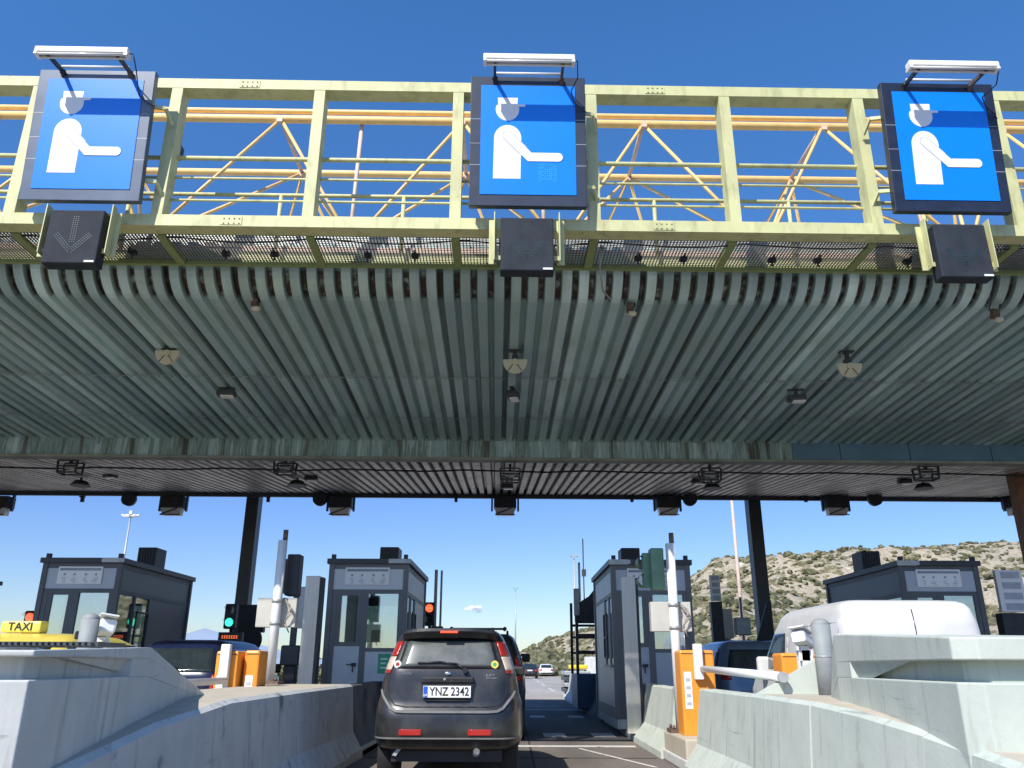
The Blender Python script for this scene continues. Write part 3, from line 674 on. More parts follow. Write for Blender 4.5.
# columns
def column(label, x, y, ztop):
    t = thing('canopy_column', label, 'column', (x, y, 0), 0, 'steel columns at the rear canopy edge')
    g = MB(); g.b(-.20, .20, -.22, -.18, 0, ztop); g.b(-.20, .20, .18, .22, 0, ztop); g.b(-.03, .03, -.18, .18, 0, ztop); g.build('shaft', 'booth_d', t)
    g = MB(); g.b(-.20, -.17, -.18, .18, 0, ztop); g.b(.17, .20, -.18, .18, .0, ztop); g.build('side_plate', 'booth', t)
    g = MB(); g.b(-.06, .1, -.24, -.222, ztop-.75, ztop-.35); g.build('torn_sticker', 'box', t)
    g = MB(); g.b(-.4, .4, -.4, .4, 0, .3); g.build('footing', 'conc_l', t)
column('dark steel column rising left beside the green traffic light', -8.45, 26.1, H+5.9)
column('dark steel column rising right, behind the white van', 7.95, 26.2, H+5.9)
p = at(1037, 560, 20.0); g = MB(); g.b(-.22, .22, -.2, .2, 0, H+4.75); o = g.build('brown_column', 'brown', None, (p.x, 20.0, 0)); tag(o, 'rusty brown column cut by the right photo edge', 'column')

# ------------------------------------------------------------------ booths
def booth(label, x, y, side, w=1.5, Ln=3.5, green_sign=False, name='toll_booth', sidem='panel_d', FM='booth', PM='panel'):
    """x = near-lane front corner x centre; side=+1 service window on +x side"""
    t = thing(name, label, 'toll booth', (x, y, .30), 0, 'dark grey toll booths')
    hw = w/2; Hh = 2.98; z0 = 0
    # frame: posts & rails (structure), hollow
    g = MB()
    for sx in (-1, 1):
        for yy in (0, Ln): g.b(sx*hw-.05, sx*hw+.05, yy-.05, yy+.05, z0, Hh-.1)
    g.b(-hw+.05, hw-.05, -.03, .03, 0, .16); g.b(-hw+.05, hw-.05, -.03, .03, 2.30, 2.38); g.b(-hw+.05, hw-.05, -.03, .03, Hh-.2, Hh-.1)
    g.b(-hw+.05, hw-.05, Ln-.03, Ln+.03, 0, .16); g.b(-hw+.05, hw-.05, Ln-.03, Ln+.03, 2.30, 2.4)
    for sx in (-1, 1): g.b(sx*hw-.03, sx*hw+.03, .05, Ln-.05, 2.28, 2.36); g.b(sx*hw-.03, sx*hw+.03, .05, Ln-.05, 0, .2); g.b(sx*hw-.03, sx*hw+.03, .05, Ln-.05, Hh-.2, Hh-.1)
    g.b(-.10, 0.02, -.035, .035, .16, 2.3); g.b(-hw+.05, -hw+.15, -.034, .034, .16, 2.3); g.b(hw-.13, hw-.05, -.034, .034, .16, 2.3)
    g.build('frame', FM, t)
    g = MB(); g.b(-hw-.09, hw+.09, -.1, Ln+.1, Hh-.1, Hh); g.build('roof', 'booth_d', t)
    rf = [c for c in t.children if c.name.startswith('roof')][0]
    g = MB(); g.b(-hw-.095, -hw+.3 if side < 0 else -hw-.093, -.11, -.102, Hh-.1, Hh); 
    xs_ = (hw-.35, hw+.1) if side > 0 else (-hw-.1, -hw+.35)
    g.b(xs_[0], xs_[1], -.112, -.102, Hh-.09, Hh-.005); g.build('roof_trim', 'galv', rf)
    for sx in (-1, 1): MB().b(sx*(hw-.02)-.04, sx*(hw-.02)+.04, -.05, .03, Hh, Hh+.09).build('roof_knob', 'blackm', rf)
    g = MB(); g.b(-.22, .22, Ln-.95, Ln-.35, Hh+.02, Hh+.60, bev=.02)
    for k in range(6): g.b(-.19+k*.065, -.16+k*.065, Ln-.97, Ln-.95, Hh+.06, Hh+.56)
    g.build('roof_unit', 'blackm', t)
    # header sign board
    g = MB(); g.b(-hw+.05, hw-.05, -.02, .02, 2.38, Hh-.2); g.build('header_panel', PM, t)
    sb = MB().b(-hw+.28, hw-.33, -.045, -.022, 2.47, 2.81).build('notice_board', 'plate', t)
    g = MB(); g.b(-hw+.31, hw-.36, -.049, -.046, 2.73, 2.78)
    rnd = random.Random(11)
    for k in range(4):
        cx = -hw+.42+k*.2 + (0.03 if k > 1 else 0)
        for j in range(4): g.b(cx+rnd.uniform(-.07, .0), cx+rnd.uniform(.01, .06), -.049, -.046, 2.50+j*.028, 2.508+j*.028)
        g.b(cx-.02, cx+.02, -.0495, -.0465, 2.635, 2.675)
    g.build('notice_print', 'print', sb)
    # door (left) and window (right)
    dx0, dx1 = -hw+.15, -.10
    dr = MB().b(dx0, dx1, -.02, .02, .16, 1.30).build('door', PM, t)
    g = MB(); g.b(dx0, dx0+.09, -.028, .028, 1.30, 2.3); g.b(dx1-.09, dx1, -.028, .028, 1.30, 2.3); g.b(dx0+.09, dx1-.09, -.028, .028, 2.26, 2.3); g.b(dx0+.09, dx1-.09, -.028, .028, 1.30, 1.38); g.build('door_frame', FM, dr)
    MB().b(dx0+.09, dx1-.09, -.006, .006, 1.38, 2.26).build('door_pane', 'pane', dr)
    g = MB(); g.b(dx1-.13, dx1-.04, -.07, -.03, .93, .99); g.bar((dx1-.1, -.06, .98), (dx1-.1, -.05, .82), .02, .02); g.bar((dx1-.1, -.08, .96), (dx1-.22, -.08, .96), .02, .02); g.build('door_handle', 'blackm', dr)
    MB().b(0.0, hw-.13, -.02, .02, .16, 1.2).build('lower_panel', PM, t)
    wn = MB().b(0.0, hw-.13, -.03, .03, 1.2, 1.27).build('window_frame', FM, t)
    MB().b(0.0, hw-.13, -.006, .006, 1.27, 2.3).build('window_pane', 'pane', wn)
    # back wall with window
    g = MB(); g.b(-hw+.05, hw-.05, Ln-.02, Ln+.02, .16, 1.0); g.b(-hw+.05, -hw+.12, Ln-.02, Ln+.02, 1.0, 2.3); g.b(hw-.12, hw-.05, Ln-.02, Ln+.02, 1.0, 2.3); g.b(-hw+.05, hw-.05, Ln-.02, Ln+.02, 2.4, Hh-.1); g.build('back_wall', 'panel_d', t)
    MB().b(-hw+.12, hw-.12, Ln-.006, Ln+.006, 1.0, 2.3).build('back_pane', 'pane', t)
    # side walls: service side has a window at the near end and open hatch; other side plain panels
    for sx in (-1, 1):
        X = sx*hw
        serv = (sx == side)
        g = MB()
        if serv:
            g.b(X-.02, X+.02, 1.55, Ln-.05, .2, 2.28); g.b(X-.02, X+.02, .05, 1.55, .2, .95); g.b(X-.035, X+.035, 1.5, 1.58, .95, 2.28); g.b(X-.035, X+.035, .78, .84, .95, 2.28)
        else:
            g.b(X-.02, X+.02, .95, 2.2, .95, 2.28); g.b(X-.02, X+.02, 2.24, Ln-.05, .2, 2.28)
            g.b(X-.02, X+.02, .05, 2.2, .2, .93)
        g.b(X-.02, X+.02, .05, Ln-.05, 2.36, Hh-.2)
        sw = g.build('side_wall', sidem, t)
        g = MB()
        if serv: g.b(X-.006, X+.006, .05, .78, .95, 2.28); g.b(X-.006, X+.006, .84, 1.5, .95, 2.28)
        else: g.b(X-.006, X+.006, .05, .95, .95, 2.28)
        g.build('side_pane', 'pane', sw)
        if serv:
            g = MB(); g.b(X+sx*.03, X+sx*.2, .55, 1.2, .93, .97); g.build('counter', 'steel', sw)
            g = MB(); g.b(X+sx*.04, X+sx*.07, .9, .93, 1.1, 2.0); g.b(X+sx*.04, X+sx*.07, 1.45, 1.48, 1.1, 2.0)
            for z in (1.1, 1.5, 1.97): g.b(X+sx*.04, X+sx*.07, .9, 1.48, z, z+.03)
            g.build('hatch_guard', 'blackm', sw)
    # interior
    g = MB(); g.b(-hw+.1, hw-.1, .1, Ln-.1, .02, .08); g.b(-.1, hw-.15, .35, .8, .85, .9); g.build('desk', 'inner', t)
    g = MB(); g.b(.05, .28, .35, .45, 1.25, 1.62, bev=.02); g.b(.1, .24, .4, .5, .9, 1.3); g.build('monitor', 'blackm', t)
    g = MB(); g.b(-hw+.25, -hw+.55, 1.9, 2.2, .5, 1.25, bev=.05); g.b(-hw+.2, -hw+.6, 1.6, 2.2, .45, .55, bev=.04); g.build('chair', 'blackm', t)
    if green_sign:
        s_ = MB().b(.28, .52, -.03, -.022, .80, 1.16).build('safety_sign', 'stick_g', t); g = MB(); g.b(.33, .47, -.034, -.031, 1.05, 1.08); g.b(.33, .44, -.034, -.031, .97, 1.0); g.b(.33, .47, -.034, -.031, .89, .92); g.build('sign_print', 'signw', s_)
    MB().b(-hw-.02, hw+.02, -.1, Ln+.1, -.17, -.002).build('plinth', 'conc_l', t)
    return t
BY = 16.5
booth('toll booth left of the black hatchback, green notice below its window', -2.87, BY, 1, green_sign=True, FM='booth_l', PM='panel_l', sidem='panel')
booth('toll booth right of the middle lane, behind the tall white pole', 2.80, BY, -1, sidem='panel', FM='booth_l')
booth('toll booth above the dark blue car at left, dark side windows', -8.65, BY, 1, Ln=3.7)
booth('toll booth on the right, its roof rising above the white van', 8.62, BY, -1, Ln=3.9)
booth('toll booth cut by the left photo edge', -14.15, BY+1.2, 1, Ln=3.7)

# islands under booths
def island(label, x, y0, y1, w=1.5):
    g = MB(); g.b(x-w/2, x+w/2, y0, y1, 0, .14, bev=.02)
    o = g.build('traffic_island', 'conc_l', None, (0, 0, 0)); tag(o, label, 'island', 'low concrete islands under the booths'); return o
island('low kerbed island under the left middle booth', -2.88, 11.6, 36)
island('low kerbed island under the right middle booth', 2.93, 10.9, 36)
island('low kerbed island under the far left booth', -8.65, 4, 36); island('low kerbed island under the right booth', 8.62, 4, 36)
island('low kerbed island at the left photo edge', -14.15, 4, 36)

# ------------------------------------------------------------------ concrete barriers
def plinth_ring(xc, y, hwb, hwt, zt, s=1):
    return [(xc-hwb, y, 0), (xc-hwb, y, .09), (xc-(hwb*.35+hwt*.65), y, .34), (xc-hwt-.03, y, zt-.03), (xc-hwt+.02, y, zt), (xc+hwt-.02, y, zt), (xc+hwt+.03, y, zt-.03), (xc+(hwb*.35+hwt*.65), y, .34), (xc+hwb, y, .09), (xc+hwb, y, 0)]
def solid_plinth(label, xc, stations, m_, top):
    g = MB(); rings = [plinth_ring(xc+dx, y, hb, ht, zt) for (y, dx, hb, ht, zt) in stations]
    g.loft(rings)
    for f in g.bm.faces:
        c = f.calc_center_median(); 
        f.normal_update()
    bmesh.ops.recalc_face_normals(g.bm, faces=g.bm.faces[:])
    for f in g.bm.faces:
        if f.normal.z > .9: f.material_index = 1
    o = g.build('concrete_barrier', [m_, top], None, fix=False); tag(o, label, 'barrier', 'concrete lane barriers'); return o
solid_plinth('pale barrier base below the right concrete nose, nearest section', 2.95, [(1.0, 0, .8, .56, .60), (3.0, 0, .8, .56, .72), (4.4, 0, .8, .56, .85), (4.99, 0, .8, .56, .90)], 'conc_r', 'conc_top')
solid_plinth('pale barrier base section between two joints under the right nose', 2.955, [(5.005, 0, .8, .56, .905), (5.9, 0, .8, .56, .96), (6.79, 0, .8, .56, .992)], 'conc_r', 'conc_top')
solid_plinth('pale barrier base section carrying the right grey bollard', 2.947, [(6.805, 0, .8, .56, .99), (8.45, 0, .8, .56, 1.0)], 'conc_r', 'conc_top')
solid_plinth('grey solid concrete barrier in the left foreground running to the booth', -2.95, [(1.0, 0, .8, .58, .50), (3.0, 0, .8, .58, .62), (4.6, 0, .8, .58, .73), (5.8, 0, .8, .58, .88), (7.2, 0, .8, .58, .975), (9.5, 0, .8, .58, .985), (12.6, 0.02, .8, .57, .985)], 'conc_l', 'conc_top')
def jersey(label, x, y0, y1, m_, s=-1, zt=.98, w=.42, group='concrete lane barriers', bend=0):
    """one-sided wall piece, lane face on side s"""
    def ring(y, xx): return [(xx, y, 0), (xx, y, .09), (xx-s*.17, y, .34), (xx-s*.25, y, zt-.02), (xx-s*.27, y, zt), (xx-s*.45, y, zt), (xx-s*.47, y, zt-.02), (xx-s*.52, y, .3), (xx-s*.6, y, .09), (xx-s*.6, y, 0)]
    g = MB(); g.loft([ring(y0, x), ring((y0+y1)/2, x+bend/2), ring(y1, x+bend)]); o = g.build('concrete_barrier', m_, None); return tag(o, label, 'barrier', group)
jersey('pale barrier section before the orange gate, right of the lane', 2.15, 8.465, 10.9, 'conc_r')
jersey('short pale barrier piece before the right middle booth', 2.15, 12.55, 15.9, 'conc_r', zt=.95)
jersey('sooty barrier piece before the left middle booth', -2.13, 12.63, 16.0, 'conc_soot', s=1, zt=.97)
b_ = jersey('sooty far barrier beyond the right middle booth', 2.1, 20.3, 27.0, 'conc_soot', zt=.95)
jersey('dusty far barrier section in the sun beyond the canopy', 2.1, 27.03, 34, 'conc_l', zt=.95)
jersey('far left barrier beyond the left middle booth', -2.13, 20.3, 33, 'conc_l', s=1, zt=.95)

def nose(label, sgn, xc, m_, pts, zs_, ycut):
    """tall nose block with a horizontal slot; pts lane-side plan [(x,y)...] front to back"""
    t = thing('barrier_nose', label, 'barrier', (0, 0, 0), 0, 'tall concrete noses at the island heads')
    lane = pts; out = [(2*xc-x, y) for x, y in pts]
    def zt_(y):
        if y <= zs_[0][0]: return zs_[0][1]
        for (y0, q0), (y1, q1) in zip(zs_[:-1], zs_[1:]):
            if y <= y1: return q0+(q1-q0)*(y-y0)/(y1-y0)
        return zs_[-1][1]
    def ring(z, inset=0, top=None):
        res = []
        for x, y in lane+out[::-1]:
            ii = inset if y < ycut else 0
            sx = 1 if x < xc else -1
            res.append((x+sx*ii, y+(inset if y < 4.7 else 0), z if top is None else top(y)))
        return res
    g = MB(); zl, zh = 1.175, 1.285
    g.loft([ring(.3), ring(0, 0, lambda y: min(zl, zt_(y)-.03))])
    g.loft([ring(0, .10, lambda y: min(zl-.002, zt_(y)-.035)), ring(0, .10, lambda y: min(zh+.002, zt_(y)-.015))], cap=(False, False))
    g.loft([ring(0, 0, lambda y: min(zh, zt_(y)-.02)), ring(0, 0, zt_)]); ob = g.build('block', m_, t); bv = ob.modifiers.new('bevel', 'BEVEL'); bv.width = .022; bv.segments = 3; bv.limit_method = 'ANGLE'; bv.angle_limit = R(35); return t
nose('tall pale green slotted concrete nose in the right foreground', 1, 2.97, 'conc_r', [(2.44, 4.40), (2.35, 4.5), (2.42, 5.2), (2.592, 6.46), (2.60, 6.5), (2.65, 6.9), (2.88, 7.72)], [(4.4, 1.40), (6.5, 1.49), (6.9, 1.50), (7.72, 1.0)], 6.48)
nose('tall blue grey slotted concrete nose in the left foreground', -1, -2.97, mat('concrete_bluegrey', (.60, .61, .57), .85, weather=.8, var=.08, scale=3, bump=.1, bscale=28, dirt=(.2, .22, .23), dirt_range=(.6, .8), dscale=3), [(-2.64, 4.10), (-2.38, 4.22), (-2.50, 5.58), (-2.505, 5.62), (-2.56, 6.0), (-2.93, 8.2)], [(4.0, 1.31), (5.4, 1.35), (6.0, 1.37), (8.2, .99)], 5.6)
g = MB(); g.box((-3.05, 5.75, 1.375), (.65, .4, .03))
for k in range(16): g.b(-3.37+k*.04, -3.35+k*.04, 5.5, 5.545, 1.365, 1.385)
tag(g.build('perforated_rail', 'darkm', None), 'grey perforated metal strip on top of the left concrete nose', 'rail')

# wall plate poles etc
def white_pole(label, x, y, z0, zt, boxside):
    t = thing('white_pole', label, 'pole', (x, y, z0), 0, 'tall white poles with grey boxes')
    h = zt-z0
    MB().tube((0, 0, .05), (0, 0, h-.16), .068, n=16).build('shaft', 'white', t)
    g = MB(); g.b(-.17, .17, -.17, .17, 0, .05)
    for a in (-.12, .12):
        for b2 in (-.12, .12): g.tube((a, b2, .05), (a, b2, .1), .02, n=6)
    g.build('base_plate', 'rusty', t)
    MB().tube((0.03, 0, h-.17), (0.03, 0, h), .038, n=12).build('top_spigot', 'rusty', t)
    bx = MB().b(-.32, .27, .09, .25, h-1.42, h-1.0, bev=.008).build('cabinet', 'box', t)
    for zc in (h-1.05, h-1.37): MB().tube((0, 0, zc-.025), (0, 0, zc+.025), .08, n=16).build('clamp', 'galv', t)
    g = MB()
    for k in range(3): g.path([(.08+.03*k, .06, h-1.0-.05*k), (.2, .0, h-1.12-.03*k), (.24-.03*k, .0, h-1.22), (.13, .02, h-1.34-.02*k), (.2, .06, h-1.5)], .008, 5)
    g.build('cable', 'cable', bx)
    return t
white_pole('tall white pole with grey box, left of the stainless plate', -3.48, 12.3, .98, at(280, 530, 12.3).z, -1)
white_pole('tall rust streaked white pole with grey box before the right middle booth', 2.38, 12.15, .38, at(663, 533, 12.15).z, 1)
MB_ = MB(); MB_.b(2.2, 2.75, 11.0, 12.5, .13, .38, bev=.02); tag(MB_.build('pole_footing', 'conc_top'), 'low dusty concrete footing under the right white pole', 'footing')
def steel_plate(label, x, y, z0, zt):
    t = thing('steel_guard_plate', label, 'guard', (x, y, z0), 0, 'tall stainless guard plates')
    MB().b(-.13, .12, -.03, .03, 0, zt-z0, bev=.005).build('plate', 'steel', t)
    MB().b(.121, .17, -.02, .2, 0, zt-z0-.02).build('backing', 'blackm', t)
    return t
steel_plate('tall stainless guard plate left of the left middle booth', -3.52, 14.6, .14, at(315, 576, 14.6).z)
t = steel_plate('tall stainless guard plate at the corner of the right middle booth', 2.17, 15.2, .14, at(632, 577, 15.2).z)

# signal heads
def signal(label, loc, on, m_='blackm', rz=0, name='traffic_light', pole=None, cat='traffic light'):
    t = thing(name, label, cat, loc, rz, 'lane traffic lights')
    MB().b(-.14, .14, -.08, .08, 0, .58, bev=.03).build('housing', m_, t)
    for k, z in ((0, .43), (1, .15)):
        lit = (on == 'red' and k == 0) or (on == 'green' and k == 1)
        lm = ('redl' if on == 'red' else 'greenl') if lit else 'glass'
        MB().tube((0, -.1, z), (0, -.08, z), .095, n=20).build('lens', lm, t)
        g = MB()
        for j in range(10):
            a = PI*j/10-.1; b2 = PI*(j+1)/10-.1
            g.bar((.115*math.cos(a), -.08, z+.115*math.sin(a)), (.115*math.cos(a), -.22, z+.115*math.sin(a)), .04, .006)
        g.build('visor', m_, t)
    if pole: MB().tube((0, .12, -pole), (0, .12, .5), .04, n=10).build('pole', 'blackm', t)
    return t
p = at(229.5, 629, 20); signal('traffic light showing green beside the left steel column', p, 'green', pole=p.z-.14)
p = at(429, 626, 21.2); signal('traffic light showing red beside the left middle booth', p, 'red', pole=p.z-.14)
p = at(28, 637, 19.3); signal('traffic light showing red left of the far left booth', p, 'red', pole=p.z-.14)
p = at(575, 628, 26.0)

# lane signals on the white poles (seen from behind/side)
def side_signal(label, loc, m_):
    t = thing('rear_facing_signal', label, 'signal', loc, 0, 'signal heads facing away on the poles')
    MB().b(-.10, .10, -.1, .14, 0, .62, bev=.02).build('housing', m_, t)
    g = MB(); g.b(-.19, -.10, .1, .25, .05, .57); g.tube((-.17, .1, .44), (-.17, .38, .44), .1, n=12, cap=False); g.tube((-.17, .1, .16), (-.17, .38, .16), .1, n=12, cap=False); g.build('visor', m_, t)
    return t
side_signal('green signal head seen from behind on the right white pole', at(658, 590, 12.5), 'sgreen')
side_signal('black signal head seen from behind on the left white pole', at(292, 596, 12.6), 'blackm')

# LED display and round sign near left column
p = at(230, 643, 19.6); t = thing('led_display', 'small black display with orange characters below the green light', 'display', p)
MB().b(-.28, .28, -.05, .08, 0, .24, bev=.01).build('case', 'blackm', t); MB().tube((0, .05, -p.z+.14), (0, .05, 0), .04).build('post', 'blackm', t)
g = MB(); rnd = random.Random(4)
for k in range(7): 
    x = -.19+k*.055; g.b(x, x+.035, -.056, -.051, .10, .115); g.b(x, x+.035, -.056, -.051, .15, .165); g.b(x, x+.012, -.056, -.051, .115, .15)
g.build('led_characters', 'ledo', t)
p = at(248, 640, 22); t = thing('round_sign', 'back of a dark round sign beside the left steel column', 'sign', p)
MB().tube((0, 0, 0), (0, .03, 0), .36, n=28).build('disc', 'blackm', t); MB().tube((0, .05, -p.z), (0, .05, .3), .035).build('post', 'darkm', t)
p = at(252, 619, 22.5); t = thing('lane_signal_box', 'square black signal box between the left column and the white pole', 'signal', (p.x, p.y, p.z-.35))
MB().b(-.36, .36, -.1, .1, 0, .72, bev=.02).build('housing', 'blackm', t); MB().tube((0, .0, -1.8), (0, 0, 0), .05).build('post', 'blackm', t)
p = at(293, 640, 15.5); t = thing('card_reader', 'slim black reader post behind the left white pole', 'machine', (p.x, p.y, .14))
MB().b(-.11, .11, -.1, .1, 0, 1.1, bev=.02).build('column', 'blackm', t); MB().b(-.17, .17, -.16, .12, 1.1, 1.45, bev=.03).build('head', 'darkm', t); MB().b(-.05, .05, -.05, .05, 1.45, 2.6).build('mast', 'darkm', t); MB().b(-.02, .16, -.04, .04, 1.75, 2.5, bev=.01).build('side_box', 'galv', t)

# ------------------------------------------------------------------ gates
def gate(label, x, y, z0, h, blen, bang, bz, w=.5):
    t = thing('barrier_gate', label, 'gate', (x, y, z0), 0, 'orange barrier gates')
    MB().b(-w/2, w/2, -.2, .2, 0, h, bev=.03).build('cabinet', 'orange', t)
    MB().b(-w/2+.02, w/2-.02, -.204, -.2, h-.05, h-.04).build('lid_seam', 'ink', t)
    st = MB().b(-w/2+.04, -w/2+.14, -.206, -.201, .35, .82).build('sticker', 'plate', t)
    g = MB()
    for k in range(4): g.b(-w/2+.06, -w/2+.12, -.21, -.207, .4+k*.1, .44+k*.1)
    g.build('sticker_print', 'signg', st)
    if blen: MB().b(-.06, .06, -.30, -.21, bz-.14, h+.08, bev=.015).build('arm_bracket', 'white', t)
    if blen:
        d = Vector((math.sin(bang), -math.cos(bang), -.02)); p = Vector((.04, -.30, bz))
        bm_ = MB().tube(p, p+d*blen, .042, .046, n=14).build('boom', 'white', t)
        MB().tube(p+d*(blen-.02), p+d*(blen+.012), .05, n=14).build('boom_cap', 'galv', bm_)
    return t
p = at(694, 700, 11.9)
gate('orange gate right of the white pole, boom over the pale barrier', 2.54, 11.75, .36, 1.10, 3.25, R(.7), .86, w=.47)
gate('orange gate beside the grey bollard, before the white van', 3.80, 11.3, .3, 1.12, 1.6, R(14), .92)
gate('orange gate left, its boom pointing behind the concrete nose', -3.66, 11.1, .3, 1.12, 3.0, R(-16), .76, w=.29)
gate('narrow orange gate close behind the left one, without boom', -3.385, 11.25, .3, 1.13, 0, 0, .95, w=.20)

# bollards with cameras
def bollard(label, loc, h, r=.088):
    t = thing('round_bollard', label, 'bollard', loc, 0, 'grey round bollards with domed tops')
    g = MB(); g.tube((0, 0, 0), (0, 0, h-r*.7), r, n=20); g.sph((0, 0, h-r*.7), r, 2, sc_=(1, 1, .7)); g.build('shaft', 'boll', t)
    g = MB(); g.tube((0, 0, h*.5), (0, 0, h*.5+.012), r+.003, n=20); g.build('band', 'galv', t)
    return t
bollard('grey round bollard standing on the right concrete base', at(829, 697.5, 8.1) , .72)
b2 = at(86, 648, 7.2); bollard('grey round bollard behind the left concrete nose', (b2.x, b2.y, .97), at(96, 613, 7.2).z-.97, .075)
def plate_camera(label, loc, s):
    t = thing('plate_camera', label, 'camera', loc, 0, 'white plate cameras beside the bollards')
    MB().box((0, 0, 0), (.14, .34, .12), rot=Matrix.Rotation(-.25, 4, 'X') @ Matrix.Rotation(s*.6, 4, 'Z'), bev=.02).build('body', 'white', t)
    MB().box((s*.02, -.03, .09), (.15, .34, .012), rot=Matrix.Rotation(-.25, 4, 'X') @ Matrix.Rotation(s*.6, 4, 'Z')).build('sun_shield', 'white', t)
    MB().box((-s*.12, -.16, -.05), (.09, .05, .07), rot=Matrix.Rotation(s*.6, 4, 'Z'), bev=.01).build('lens', 'blackm', t)
    g = MB(); g.b(-.04, .04, -.04, .04, -.55, -.06); g.b(-.07, .07, -.04, .04, -.2, -.1); g.build('mount', 'white', t)
p = at(803, 640, 8.6); plate_camera('white plate camera left of the right bollard', p, -1)
p = at(104, 630, 7.5); plate_camera('white plate camera beside the left bollard', p, 1)
p = at(805, 685, 8.3); g = MB(); g.prism([(-.45, 0, 0), (.2, 0, 0), (.2, 0, .34)], (0, .12, 0)); tag(g.build('barrier_wedge', 'conc_r', None, (p.x, p.y, 1.0)), 'sloping concrete wedge left of the right bollard', 'barrier')

# ------------------------------------------------------------------ cars
class Shell:
    def __init__(s, levels, n=7.0): s.lv = levels; s.n = n
    def at(s, z):
        lv = s.lv
        if z <= lv[0][0]: return lv[0][1:]
        for a, b2 in zip(lv[:-1], lv[1:]):
            if z <= b2[0]:
                t = (z-a[0])/(b2[0]-a[0]); return tuple(a[i]+(b2[i]-a[i])*t for i in (1, 2, 3))
        return lv[-1][1:]
    def rearY(s, x, z):
        w, r, f = s.at(z); L = (f-r)/2; k = min(.9999, abs(x)/w); return (r+f)/2 - L*(1-k**s.n)**(1/s.n)
    def frontY(s, x, z):
        w, r, f = s.at(z); L = (f-r)/2; k = min(.9999, abs(x)/w); return (r+f)/2 + L*(1-k**s.n)**(1/s.n)
    def sideX(s, y, z):
        w, r, f = s.at(z); L = (f-r)/2; k = min(.9999, abs(y-(r+f)/2)/L); return w*(1-k**s.n)**(1/s.n)
    def mesh(s, name, m_, parent, N=72, dz=.04):
        zs = []
        for a, b2 in zip(s.lv[:-1], s.lv[1:]):
            k = max(1, int(abs(b2[0]-a[0])/dz)); zs += [a[0]+(b2[0]-a[0])*i/k for i in range(k)]
        zs.append(s.lv[-1][0])
        rings = []
        for z in zs:
            w, r, f = s.at(z); L = (f-r)/2; c = (r+f)/2; ring = []
            for i in range(N):
                a = 2*PI*i/N; ca, sa = math.cos(a), math.sin(a); e = 2/s.n
                ring.append((w*math.copysign(abs(ca)**e, ca), c+L*math.copysign(abs(sa)**e, sa), z))
            rings.append(ring)
        g = MB(); g.loft(rings, smooth=True); return g.build(name, m_, parent)
    def patch(s, name, m_, parent, which, poly_fn, z0, z1, off=.008, nz=8, nx=14):
        """poly_fn(z)-> (u0,u1) lateral range"""
        g = MB(); rows = []
        for j in range(nz+1):
            z = z0+(z1-z0)*j/nz; u0, u1 = poly_fn(z); row = []
            for i in range(nx+1):
                u = u0+(u1-u0)*i/nx
                if which == 'rear': p = (u, s.rearY(u, z)-off, z)
                elif which == 'front': p = (u, s.frontY(u, z)+off, z)
                elif which == 'right': p = (s.sideX(u, z)+off, u, z)
                else: p = (-s.sideX(u, z)-off, u, z)
                row.append(g.bm.verts.new(p))
            rows.append(row)
        for a, b2 in zip(rows[:-1], rows[1:]):
            for i in range(nx): f = g.bm.faces.new((a[i], a[i+1], b2[i+1], b2[i])); f.smooth = True
        # rim skirt
        bd = rows[0] + [r[-1] for r in rows[1:-1]] + rows[-1][::-1] + [r[0] for r in rows[1:-1]][::-1]
        dv = {'rear': (0, off+.01, 0), 'front': (0, -off-.01, 0), 'right': (-off-.01, 0, 0), 'left': (off+.01, 0, 0)}[which]
        b3 = [g.bm.verts.new(v.co+Vector(dv)) for v in bd]; n = len(bd)
        for i in range(n): g.bm.faces.new((bd[i], bd[(i+1) % n], b3[(i+1) % n], b3[i]))
        return g.build(name, m_, parent)
def wheels(t, w, ys, r=.32, wd=.2):
    for y in ys:
        for s in (-1, 1):
            g = MB(); xo = s*(w+.005); xi = s*(w-wd)
            prof = [(xi, r*.7), (xi, r-.03), (xi+s*.03, r), (xo-s*.03, r), (xo, r-.03), (xo, r*.66)]
            rings = [[(x, y+q*math.cos(2*PI*k/28), r+q*math.sin(2*PI*k/28)) for k in range(28)] for x, q in prof]
            g.loft(rings, smooth=True); wh = g.build('wheel', 'tyre', t)
            g = MB(); g.tube((xo-s*.05, y, r), (xo-s*.01, y, r), r*.62, n=24)
            for k in range(5): a = 2*PI*k/5; g.bar((xo-s*.005, y, r), (xo-s*.005, y+r*.58*math.cos(a), r+r*.58*math.sin(a)), .05, .02, up=(1, 0, 0))
            g.build('rim', 'rim', wh)
def lerp(a, b2, t): return a+(b2-a)*t

